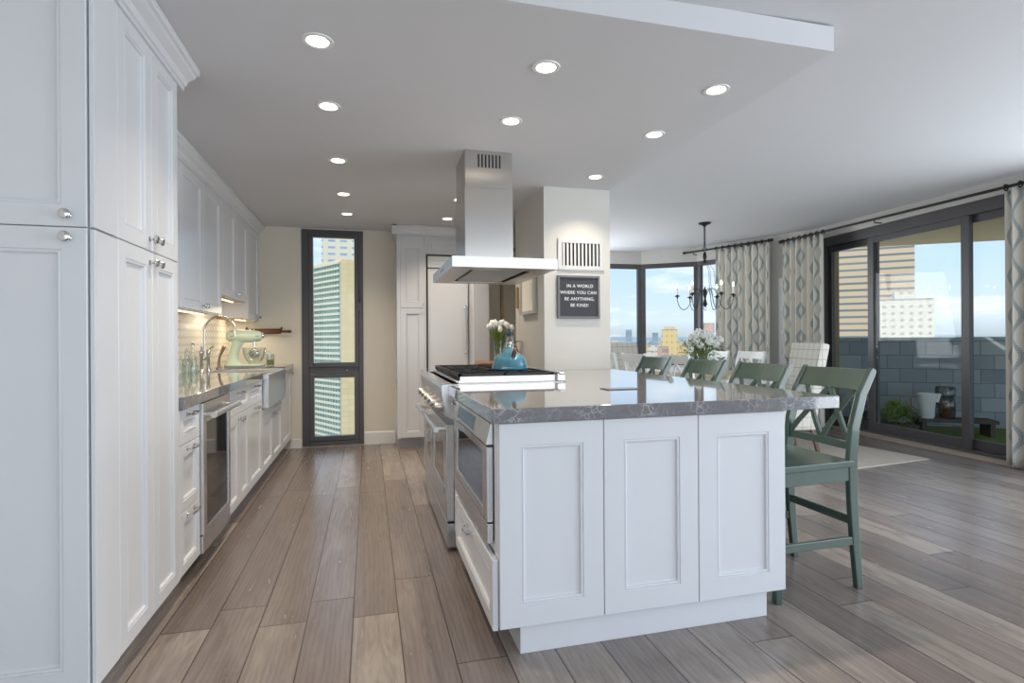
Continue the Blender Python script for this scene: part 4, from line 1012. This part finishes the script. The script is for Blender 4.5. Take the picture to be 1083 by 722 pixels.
    for (ya, yb, o) in ((-r+.012, -.004, -1), (-.004, -r+.05, 1), (.004, r-.05, 1), (r-.012, .004, -1)):
        def xx(y, z): return bx(LP, z)+.012*math.cos(PI*y/(2*r))+.004*o
        pts = [(xx(ya+(yb-ya)*q, z0_+(z1_-z0_)*q), ya+(yb-ya)*q, z0_+(z1_-z0_)*q) for q in (0, .25, .5, .75, 1)]
        MB().sweep(pts, [(-.011, -.008), (.011, -.008), (.011, .008), (-.011, .008)], up=(1, 0, 0)).build('cross_slat', mat, t, bevel=.002)
    return t
stool_labels = ['green cross-back counter stool nearest the viewer, fully in view', 'second green cross-back stool along the island, right behind the nearest one',
                'third green cross-back counter stool along the island side', 'green cross-back counter stool farthest from the viewer, near the column']
st0 = xback('counter_stool', 'stool', M['green'], W=.43, D=.48, seat_z=.60, top=1.02, label=stool_labels[0])
st0['group'] = 'green counter stools at the island'
for i, (y, rz) in enumerate(((2.268, 0), (2.786, 2), (3.357, 0), (4.03, 3))):
    o = st0 if i == 0 else copy_tree(st0)
    o.location = (1.955, y, 0); o.rotation_euler = (0, 0, math.radians(rz)); o['label'] = stool_labels[i]

# ------------------------------------------------------------------ dining area
ax = Vector((-.23, .973)).normalized(); DC = Vector((3.98, 6.07))
rang = math.atan2(ax[1], ax[0])
# rug
rc = Vector((5.17, 4.05)); ru = Vector((-.992, -.121)).normalized(); rv = Vector((-.121, .992)).normalized()
P = [rc, rc+rv*3.3, rc+rv*3.3+ru*2.6, rc+ru*2.6]
tag(MB().prism([tuple(p) for p in P], .0005, .0105).build('rug', M['rug'], bevel=.003), 'cream and taupe flatweave rug under the dining table', 'rug')
t = thing('dining_table', 'pale oak rectangular dining table with white legs by the bay window', 'dining table', (DC[0], DC[1], .011))
m = MB().obox(DC, ax, 1.75, .90, .722, .762); m.build('table_top', M['oakt'], t, bevel=.006)
m = MB().obox(DC, ax, 1.52, .72, .64, .722); m.build('apron', M['white_chair'], t)
pn = Vector((-ax[1], ax[0]))
for a in (-1, 1):
    for b in (-1, 1):
        c = DC+ax*a*.78+pn*b*.36
        MB().lathe([(.030, .011), (.034, .05), (.028, .09), (.04, .35), (.045, .55), (.036, .60)], (c[0], c[1], 0), 14).box(c[0]-.04, c[0]+.04, c[1]-.04, c[1]+.04, .60, .722).build('leg', M['white_chair'], t)
# plaid chairs
def plaid_chair(label, w=.56):
    """upholstered host chair, facing -x"""
    t = thing('upholstered_chair', label, 'chair')
    MB().box(-.26, .19, -w/2+.02, w/2-.02, .24, .50).build('seat', M['plaid'], t, bevel=.03)
    m = MB(); pts = [(.20, 0, .24), (.235, 0, .55), (.27, 0, .80), (.325, 0, 1.10)]
    ww = [w-.08, w-.05, w-.01, w]; sec = [[(-a/2, -.05), (a/2, -.05), (a/2, .05), (-a/2, .05)] for a in ww]
    m.sweep(pts, sec, up=(1, 0, 0)); m.build('backrest', M['plaid'], t, bevel=.02)
    for x, xo in ((-.22, 0), (.22, .06)):
        for y in (-w/2+.06, w/2-.06):
            MB().hexa([(x+xo-.015, y-.015, 0), (x+xo+.015, y-.015, 0), (x+xo+.015, y+.015, 0), (x+xo-.015, y+.015, 0), (x-.023, y-.023, .245), (x+.023, y-.023, .245), (x+.023, y+.023, .245), (x-.023, y+.023, .245)]).build('leg', M['darkleg'], t, bevel=.003)
    return t
pc = plaid_chair('large cream windowpane-check upholstered chair near the sliding door')
pc['group'] = 'upholstered host chairs'; pc.location = (4.10, 4.78, .011); pc.rotation_euler = (0, 0, math.radians(-14))
p2 = copy_tree(pc); p2['label'] = 'cream windowpane-check upholstered chair at the far table end by the bay window'
p2.location = (3.73, 7.22, .011); p2.rotation_euler = (0, 0, rang)
# white cross-back chairs
wl = ['white cross-back dining chair on the near side of the table, closest to the island', 'white cross-back dining chair on the near side, middle of the three by the bay window',
      'white cross-back dining chair on the near side farthest left by the bay window', 'white cross-back dining chair in front of the patterned curtain, right of the flowers',
      'white cross-back dining chair half hidden behind the flower bouquet']
wc = xback('dining_chair', 'chair', M['white_chair'], W=.42, D=.44, seat_z=.46, top=.985, label=wl[0]); wc['group'] = 'white dining chairs around the table'
for i, (x, y, face) in enumerate(((3.27, 5.23, 1), (3.12, 5.88, 1), (2.99, 6.42, 1), (4.74, 6.13, -1), (4.62, 6.69, -1))):
    o = wc if i == 0 else copy_tree(wc)
    o.location = (x+ax.y*.19*face*1, y-ax.x*.19*face, .011); o['label'] = wl[i]
    o.rotation_euler = (0, 0, math.radians(13.3)+(PI if face == 1 else 0))
# bouquet
bx_, by_, bz_ = 3.95, 5.88, .762
t = thing('flower_bouquet', 'large bouquet of white hydrangeas and greenery in a glass vase on the dining table', 'bouquet', (bx_, by_, bz_))
MB().lathe([(.06, 0), (.065, .01), (.07, .16), (.085, .22), (.082, .22), (.062, .15), (.055, .015)], (bx_, by_, bz_), 20, caps=False).build('vase', M['clear'], t, smooth=True)
random.seed(11)
st = MB(); lv = MB()
for k in range(26):
    a = k*2.4; r = .20*math.sqrt((k+.5)/26); hx, hy = bx_+r*math.cos(a)*1.15, by_+r*math.sin(a); hz_ = bz_+.47-r*r*4.2+random.uniform(-.03, .03)
    st.tube([(bx_+.03*math.cos(a), by_+.03*math.sin(a), bz_+.02), (bx_+.05*math.cos(a), by_+.05*math.sin(a), bz_+.22), (hx, hy, hz_-.02)], .004, 5)
    m = MB(); R_ = random.uniform(.034, .052)
    for q in range(16):
        zz = 1-2*(q+.5)/16; aa = q*2.4; rr_ = math.sqrt(1-zz*zz)
        m.ball((hx+R_*rr_*math.cos(aa)*.8, hy+R_*rr_*math.sin(aa)*.8, hz_+R_*zz*.75), R_*.42, 6, 4)
    m.build('bloom', M['petal'], t, smooth=True)
for k in range(420):
    a = random.uniform(0, 2*PI); q = random.uniform(.1, 1); r = .24*math.sqrt(q); z = bz_+.20+random.uniform(0, .24)-r*r*1.6+.0
    p = Vector((bx_+r*math.cos(a)*1.1, by_+r*math.sin(a), z)); d = Vector((math.cos(a)*.7, math.sin(a)*.7, random.uniform(-.5, .6))).normalized()*random.uniform(.035, .065)
    s_ = d.cross(Vector((random.uniform(-.3, .3), random.uniform(-.3, .3), 1))).normalized()*.016
    lv.add([p, p+d*.5+s_, p+d, p+d*.5-s_], [(0, 1, 2, 3)])
st.build('stems', M['leaf'], t); lv.build('leaves', M['leaf'], t)

# chandelier
cx_, cy_ = 4.06, 6.0; cz = ceil_z(cx_, cy_)
t = thing('chandelier', 'black wrought-iron candle chandelier with six arms above the dining table', 'chandelier', (cx_, cy_, cz))
MB().lathe([(.075, 0), (.075, -.012), (.03, -.03), (.012, -.05)], (cx_, cy_, cz), 24).build('canopy', M['black'], t, smooth=True)
m = MB(); z = cz-.05; k = 0
while z > 2.30:
    pts = []
    for q in range(10):
        a = 2*PI*q/10; dx, dz = .010*math.cos(a), .021*math.sin(a)
        pts.append((cx_+(dx if k % 2 else 0), cy_+(0 if k % 2 else dx), z-.018+dz))
    m.tube(pts, .0045, 6, closed=True); z -= .032; k += 1
m.build('chain', M['black'], t, smooth=True)
MB().tube([(cx_+.028*math.cos(2*PI*q/14), cy_, 2.27+.028*math.sin(2*PI*q/14)) for q in range(14)], .004, 6, closed=True).lathe([(.008, .12), (.020, .10), (.024, .05), (.014, .03), (.020, .0), (.008, -.02)], (cx_, cy_, 2.12), 14).build('top_body', M['black'], t, smooth=True)
MB().lathe([(.006, .15), (.010, .13), (.028, .08), (.018, .03), (.012, .0), (.024, -.05), (.03, -.07), (.008, -.10)], (cx_, cy_, 1.66), 14).tube([(cx_+.018*math.cos(2*PI*q/12), cy_, 1.54+.022*math.sin(2*PI*q/12)) for q in range(12)], .0035, 6, closed=True).build('hub', M['black'], t, smooth=True)
for k in range(6):
    a = math.radians(-30+60*k); u = Vector((math.cos(a), math.sin(a), 0)); c = Vector((cx_, cy_, 0)); Z = Vector((0, 0, 1))
    arm = [c+u*.015+Z*1.70, c+u*.05+Z*1.78, c+u*.11+Z*1.79, c+u*.15+Z*1.70, c+u*.18+Z*1.58, c+u*.24+Z*1.52, c+u*.30+Z*1.55, c+u*.33+Z*1.64, c+u*.33+Z*1.70]
    # smooth by subdivision
    for _ in range(2):
        q_ = [arm[0]]
        for a_, b_ in zip(arm, arm[1:]): q_ += [a_*.75+b_*.25, a_*.25+b_*.75]
        arm = q_+[arm[-1]]
    ar = MB().tube([tuple(p) for p in arm], .0045, 6)
    wire = [c+u*.012+Z*2.14, c+u*.06+Z*2.09, c+u*.11+Z*2.0, c+u*.12+Z*1.85, c+u*.16+Z*1.68]
    ar.tube([tuple(p) for p in wire], .003, 5)
    ao = ar.build('arm', M['black'], t, smooth=True); p = c+u*.33
    MB().lathe([(.006, -.03), (.012, -.01), (.034, .0), (.036, .006), (.012, .008), (.012, .02)], (p.x, p.y, 1.70), 14).build('candle_cup', M['black'], ao, smooth=True)
    MB().lathe([(.0105, 0), (.0105, .095)], (p.x, p.y, 1.712), 12).build('candle', M['candle'], ao, smooth=True)
    MB().lathe([(.004, 0), (.0095, .014), (.0085, .03), (.002, .052)], (p.x, p.y, 1.806), 10).build('bulb', M['flame'], ao, smooth=True)

# ------------------------------------------------------------------ curtains and rods
def rod(a, b, z, label, r=.014, brk=()):
    t = thing('curtain_rod', label, 'curtain rod', (a[0], a[1], z))
    MB().tube([(a[0], a[1], z), (b[0], b[1], z)], r, 12).build('pole', M['black'], t, smooth=True)
    u = (Vector(b)-Vector(a)).normalized()
    for p, s_ in ((a, -1), (b, 1)):
        c = Vector(p)+u*s_*.012
        MB().ball((c[0], c[1], z), .024, 12, 8).build('finial', M['black'], t, smooth=True)
    n_ = Vector((-u[1], u[0]))
    for q in brk:
        c = Vector(a)+u*q; e = c+n_*.10
        MB().tube([(c[0], c[1], z-.005), (c[0], c[1], z-.04), (e[0], e[1], z-.04)], .007, 8).build('bracket', M['black'], t, smooth=True)
    return t
def curtain(a, b, ztop, zbot, folds, amp, fabric_w, label, rz, u0=0, seed=1, trim=False):
    """hung along plan line a->b, ringed to the rod at height rz"""
    rnd = random.Random(seed); a = Vector(a); b = Vector(b); L = (b-a).length; u = (b-a)/L; n_ = Vector((-u[1], u[0]))
    t = thing('curtain', label, 'curtain', (a[0], a[1], zbot))
    nx, nz = folds*12, 26; ph = [rnd.uniform(-.5, .5) for _ in range(folds+2)]
    vs = []; uvs = []; fs = []
    for j in range(nz+1):
        q = j/nz; z = zbot+(ztop-zbot)*q; am = amp*(1-.35*q)
        for i in range(nx+1):
            s_ = i/nx; fo = s_*folds; k = int(min(fo, folds-1e-6)); lo = ph[k]*(1-(fo-k))+ph[k+1]*(fo-k)
            w = math.sin(2*PI*fo+lo*1.6*(1-q))+.18*math.sin(4*PI*fo+1)*(1-q)
            p = a+u*(s_*L+.012*math.sin(2*PI*fo*2+lo)*(1-q)*.6)+n_*(am*w)
            vs.append((p[0], p[1], z)); uvs.append((u0+s_*fabric_w, z))
    for j in range(nz):
        for i in range(nx): k = j*(nx+1)+i; fs.append((k, k+1, k+nx+2, k+nx+1))
    m = MB().add(vs, fs); m.uv = uvs
    o = m.build('fabric_panel', M['curtain'], t, smooth=True, fix=False)
    for p in o.data.polygons: p.use_smooth = True
    sm = o.modifiers.new('thick', 'SOLIDIFY'); sm.thickness = .004; sm.offset = 0
    for k in range(folds+1):
        c = a+u*(L*k/folds*.98+.01); 
        MB().tube([(c[0]+n_[0]*.025*math.cos(2*PI*q/12), c[1]+n_[1]*.025*math.cos(2*PI*q/12), rz-.004+.027*math.sin(2*PI*q/12)) for q in range(12)], .0065, 6, closed=True).build('ring', M['black'], t, smooth=True)
    return t
# bay curtain
n1 = (Vector(S0)-Vector(C_)).normalized(); nn = Vector((n1[1], -n1[0]))
c0 = Vector(C_)+nn*.12; c1 = Vector(S0)+nn*.12
def onl(p, d, t_): q = Vector(p)+d*t_; return (q[0], q[1])
rod(onl(c0, n1, -.14), onl(c0, n1, 1.30), 2.565, 'black curtain rod across the bay window corner', brk=(.16,))
curtain(onl(c0, n1, .42), onl(c0, n1, 1.28), 2.535, .02, 8, .044, 1.55, 'cream patterned curtain left of the pair, hanging beside the bay window', 2.565, .1, 3)
# slider rod + curtains
n2 = (Vector(S1)-Vector(S0)).normalized(); mm = Vector((n2[1], -n2[0]))
r0, r1 = (5.62, 6.50), (5.545, 2.75)
rdir = (Vector(r1)-Vector(r0)).normalized()
def ry(y): return onl(r0, rdir, (6.50-y)/abs(rdir.y))
rod(r0, r1, 2.515, 'long black curtain rod above the sliding glass door', brk=(.06, 1.5, 3.2))
curtain(ry(6.47), ry(5.74), 2.485, .02, 7, .046, 1.45, 'cream ogee-patterned curtain at the left end of the sliding door', 2.515, .05, 5)
curtain(ry(3.66), ry(2.95), 2.485, .012, 6, .052, 1.5, 'cream ogee-patterned curtain cropped by the right edge of the photo', 2.515, .155, 9)

# small white panelled cabinet glimpsed between the two curtains
wp = onl(Vector(C_)+nn*.018, n1, 1.53)
t = thing('panelled_cabinet', 'slim tall white panelled shelf unit glimpsed between the two curtains', 'cabinet', (wp[0], wp[1], 0))
MB().obox(wp, n1, .34, .030, 0, 2.02).build('body', M['trim'], t, bevel=.004)
for z in (1.08, 1.42, 1.76):
    c = Vector(wp)+nn*.020; m = MB().obox(c, n1, .28, .010, z-.14, z+.14); m.build('door', M['cab'], t, bevel=.004)
    c = Vector(wp)+nn*.030; MB().ball((c[0], c[1], z-.10), .014, 10, 6).build('knob', M['chrome'], t)

# ------------------------------------------------------------------ balcony
bal = [(5.98, 2.0), (12.5, -1.5), (12.5, 3.2), (8.6, 5.15), (5.6, 7.1), (5.93, 6.3)]
struct(MB().prism([(5.80, -3), (12, -3), (12.2, 3.0), (5.98, 7.0), (6.03, 6.3)], -.15, -.02).build('floor_balcony', M['grass']))
pa, pb = (5.95, 6.53), (12.2, 2.5)
struct(MB().seg(pa, pb, .18, -.15, 1.165, side=.02).build('wall_parapet', M['block']))
struct(MB().prism([(5.99, -3), (14, -3), (14, 4.2), (9.75, 6.5), (7.77, 7.78), (6.2, 8.8), (6.13, 6.4)], 2.70, 2.95).build('ceiling_balcony', M['slab']))
struct(MB().seg((6.06, 6.62), (6.18, 6.14), .10, -.1, 2.7).build('trim_5', M['pilaster']))
# plant bench, planter, can, jar
bd = Vector((.84, -.54)).normalized()
def bp(px, py): return (px, py)
t = thing('plant_bench', 'low dark wooden bench on the balcony behind the sliding door', 'bench', (6.75, 5.25, -.02))
MB().obox((6.86, 5.08), bd, .80, .28, .14, .18).build('seat_board', M['soil'], t, bevel=.004)
for s_ in (-1, 1):
    c = Vector((6.86, 5.08))+bd*s_*.34; MB().obox(c, bd, .05, .26, -.02, .14).build('leg', M['soil'], t)
c = Vector((6.60, 5.20)); jz = .18
t = thing('watering_can', 'white enamel watering can standing on the balcony bench', 'watering can', (c[0], c[1], jz))
MB().lathe([(.065, 0), (.07, .01), (.095, .29), (.10, .30), (.092, .30), (.062, .02)], (c[0], c[1], jz), 20, caps=False).build('body', M['white_enamel'], t, smooth=True)
MB().tube([(c[0]+bd[0]*.09, c[1]+bd[1]*.09, jz+.20), (c[0]+bd[0]*.13, c[1]+bd[1]*.13, jz+.30)], [.03, .02], 10).build('spout', M['white_enamel'], t, smooth=True)
MB().tube([(c[0]-bd[0]*.09, c[1]-bd[1]*.09, jz+.26), (c[0]-bd[0]*.17, c[1]-bd[1]*.17, jz+.25), (c[0]-bd[0]*.16, c[1]-bd[1]*.16, jz+.14), (c[0]-bd[0]*.08, c[1]-bd[1]*.08, jz+.08)], .010, 8).build('handle', simple('brown_handle', '#8a6a4a', .4), t, smooth=True)
c = Vector((6.84, 5.16))
t = thing('glass_cloche', 'dark glass lantern jar over a terracotta pot on the balcony bench', 'lantern', (c[0], c[1], jz))
MB().lathe([(.085, 0), (.098, .02), (.102, .16), (.088, .23), (.074, .25), (.098, .27), (.102, .36), (.088, .38)], (c[0], c[1], jz), 22, caps=False).build('jar', m_glass('dark_jar_glass', (.42, .47, .45, 1), .10), t, smooth=True)
MB().lathe([(.055, 0), (.075, .14), (.08, .14), (.08, .165), (.068, .165)], (c[0], c[1], jz+.005), 18).build('pot', M['terracotta'], t, smooth=True)
def shrub(name, lab, cat, cx, cy, z0, rx, ry, rz, nleaf, mat, seed, blooms=0, pot=True):
    rnd = random.Random(seed); t = thing(name, lab, cat, (cx, cy, -.02))
    if pot: MB().obox((cx, cy), bd, rx*2*.9, .24, -.02, z0).build('planter', M['soil'], t, bevel=.004)
    m = MB()
    for k in range(nleaf):
        v = Vector((rnd.gauss(0, 1), rnd.gauss(0, 1), abs(rnd.gauss(0, 1)))).normalized(); s_ = rnd.uniform(.5, 1)
        q = Vector((v.x*rx*s_, v.y*ry*s_, v.z*rz*s_)); p = Vector((cx, cy, z0))+Vector((bd[0]*q.x-bd[1]*q.y, bd[1]*q.x+bd[0]*q.y, q.z))
        d = (v+Vector((rnd.uniform(-.6, .6), rnd.uniform(-.6, .6), rnd.uniform(-.2, .6)))).normalized()*rnd.uniform(.04, .08); w_ = d.cross(Vector((0, .3, 1))).normalized()*.02
        m.add([p, p+d*.5+w_, p+d, p+d*.5-w_], [(0, 1, 2, 3)])
    m.build('foliage', mat, t)
    for k in range(blooms):
        a = rnd.uniform(-1, 1); m = MB(); c = (cx+bd[0]*rx*a*.7, cy+bd[1]*rx*a*.7-.1, z0+rz*rnd.uniform(.5, 1))
        for q in range(10): m.ball((c[0]+rnd.uniform(-.04, .04), c[1]+rnd.uniform(-.04, .04), c[2]+rnd.uniform(-.03, .03)), .022, 6, 4)
        m.build('bloom', M['purple'], t, smooth=True)
shrub('potted_shrub', 'leafy green planter on the balcony between purple flowers and watering can', 'plant', 6.24, 5.27, .12, .20, .13, .26, 420, M['leaf'], 4)
shrub('potted_hydrangea', 'purple flowering plant at the left of the balcony planters', 'plant', 6.02, 5.60, .14, .09, .08, .28, 200, M['leafd'], 8, blooms=4)

# ------------------------------------------------------------------ the city outside
def facade(name, wallc, c1, c2, w, h, ms, rot=None):
    return m_brick(name, srgb(c1), srgb(c2), srgb(wallc), 1, w, h, ms, .6, rot=rot, offset=0)
F = {'tower': facade('tower_bands', '#c6b294', '#5f6974', '#7d8187', 24, 3.5, 1.25, rot=(.74,-.67)),
     'white': facade('white_block_windows', '#d3cdbf', '#8c8d8c', '#a29e96', 2.9, 2.6, .95, rot=(.74,-.67)),
     'yellow': facade('yellow_tower_windows', '#dcc28c', '#a08a66', '#bda577', 2.6, 3.3, 1.1, rot=(.86,-.5)),
     'blue': facade('hazy_tower_windows', '#8ba1b1', '#7b93a6', '#9cafbd', 4, 3.5, .5),  # distance haze painted into these bluish wall and window colours
     'red': facade('brick_tower_windows', '#c19a8c', '#8f7f7c', '#a58d84', 3.6, 3.3, .8),
     'cream': facade('cream_curtain_wall', '#e2c590', '#f2d9a8', '#e8cf9e', 4.0, 3.15, .12),
     'glassy': facade('glass_band_wall', '#c2c8b4', '#6c8680', '#52706e', 3.2, 3.15, .25, rot=(-.5,.866)),
     'top': facade('grid_tower_wall', '#e3dccb', '#86a6c4', '#9db6cb', 9.0, 5.2, 1.9, rot=(1,0))}
M['roof'] = simple('flat_roof', '#9a9a98', .9, var=.1, nscale=.2)
G0 = -95
def bld(name, lab, c, u, L, W, z1, mat, z0=G0, cap=None, group=None, gl=None, parapet=True):
    t = thing(name, lab, 'building', (c[0], c[1], z0), group)
    MB().obox(c, u, L, W, z0, z1).build('facade', mat, t)
    MB().obox(c, u, L*.97, W*.97, z1, z1+.5).build('roof', M['roof'], t)
    if cap: MB().obox((c[0], c[1]), u, L*cap[0], W*cap[1], z1, z1+cap[2]).build('penthouse', mat, t)
    return t
# kitchen window: banded tower with a cream side, gridded tower behind
def ray_pt(px, dist):
    u = (px-541.5)/FPX; return (dist*(math.sin(TH)+u*math.cos(TH)), dist*(math.cos(TH)-u*math.sin(TH)))
pk = Vector((-14.6, 318.0)); u1 = Vector((.985, .17)); u2 = Vector((-.50, .866)).normalized(); FH = 3.15
t = thing('apartment_tower', 'glass-banded office tower with cream side wall outside the kitchen window', 'building', (pk.x, pk.y, G0))
Q = [pk, pk+u1*80, pk+u1*80+u2*110, pk+u2*110]
MB().prism([tuple(q) for q in Q], G0, 46).build('cream_wall', F['cream'], t)
Pg = [pk-u1*.6, pk+u2*110-u1*.6, pk+u2*110, pk]
MB().prism([tuple(q) for q in Pg][::-1], G0, 44.5).build('glass_wall', F['glassy'], t)
m = MB()
for fl in range(44):
    z = 43.6-fl*FH; Pb = [pk-u1*1.2-u2*.2, pk+u2*110-u1*1.2, pk+u2*110-u1*.6, pk-u1*.6-u2*.2]
    m.prism([tuple(q) for q in Pb][::-1], z, z+1.25)
m.build('spandrel_bands', simple('pale_spandrel', '#cfcfba', .6, nscale=.05), t)
bld('apartment_tower', 'pale gridded tower rising behind the banded office tower', ray_pt(383, 455), (1, 0), 60, 40, 125, F['top'])
def rw(px, py, dist, w, col, name, lab, cap=None, u=(.86, -.5), deep=.8):
    c = ray_pt(px, dist); z = 1.17+(358.4-.006*(px-541)-py)/FPX*dist
    return bld(name, lab, c, u, w*dist/FPX, w*dist/FPX*deep, z, F[col], cap=cap)
# seen through the sliding door
UB = (.74, -.67)
rw(921, 150, 290, 72, 'tower', 'apartment_tower', 'tall tan balconied apartment tower seen through the sliding door', u=UB, deep=.4)
rw(957, 317.5, 215, 47, 'white', 'apartment_block', 'lower white apartment block with penthouse in front of the tan tower', cap=(.42, .6, 3.2), u=UB, deep=.5)
# seen through the bay
rw(708, 349, 300, 16, 'yellow', 'apartment_tower', 'yellow stone apartment tower seen through the bay window', cap=(.7, .7, 2))
rw(665, 349, 420, 6, 'blue', 'apartment_tower', 'haze-blue tower at the left edge of the bay view')
rw(693, 352, 520, 6, 'blue', 'apartment_tower', 'small blue-grey tower left of the yellow apartment tower')
rw(749, 342, 340, 12, 'red', 'apartment_tower', 'red brick tower seen behind the bouquet beside the curtain')
random.seed(21)
placed = [(ray_pt(p, d), r) for p, d, r in ((708, 300, 9), (665, 420, 7), (693, 520, 7), (749, 340, 9))]; nb = 0
for k in range(900):
    if nb >= 150: break
    px = 615+random.random()*165; dist = 240*(1700/240)**random.random(); c = ray_pt(px, dist)
    w_ = random.uniform(7, 17)*dist/FPX*(.5 if dist > 700 else .75); rad = w_*.72
    if any(math.hypot(c[0]-q[0], c[1]-q[1]) < rad+r for q, r in placed): continue
    placed.append((c, rad)); nb += 1
    drop = random.uniform(3, 26)*min(1, 420/dist+.12); z = max(1.17-drop/FPX*dist, G0+10)
    bld('city_building', 'low distant city building below the skyline of the bay view', c, (.86, -.5), w_, w_*.8, z, F[random.choice(('white', 'yellow', 'red', 'blue', 'blue', 'white', 'tower'))], group='distant city buildings beyond the bay window')
gm = m_brick('city_ground_blocks', srgb('#8f9292'), srgb('#a8a59c'), srgb('#76797b'), 1, 60, 40, 7, .9)
tt = NT('city_ground'); cc = tt.noise(tt.coord('Object'), .02, 6, .7); tt.set(color=tt.ramp(cc, [(.3, srgb('#6f7a72')), (.5, srgb('#9a9a92')), (.7, srgb('#b5ab9b'))]), rough=.95)
struct(MB().box(-2500, 5500, 40, 5500, G0-2, G0).build('ground_city', tt.m))
hl = MB(); hpnts = []
nh = 60
for k in range(nh+1):
    a = math.radians(-30+k*2.2); r = 3800; hpnts.append((r*math.sin(a), r*math.cos(a), 2+9*abs(math.sin(k*.7)+.6*math.sin(k*1.9))))
vs = []; fs = []
for x, y, z in hpnts: vs += [(x, y, G0), (x, y, z), (x*1.15, y*1.15, G0)]
for k in range(nh): a = 3*k; fs += [(a, a+3, a+4, a+1), (a+1, a+4, a+5, a+2), (a, a+2, a+5, a+3)]
struct(hl.add(vs, fs).build('ground_hills', M['hill']))
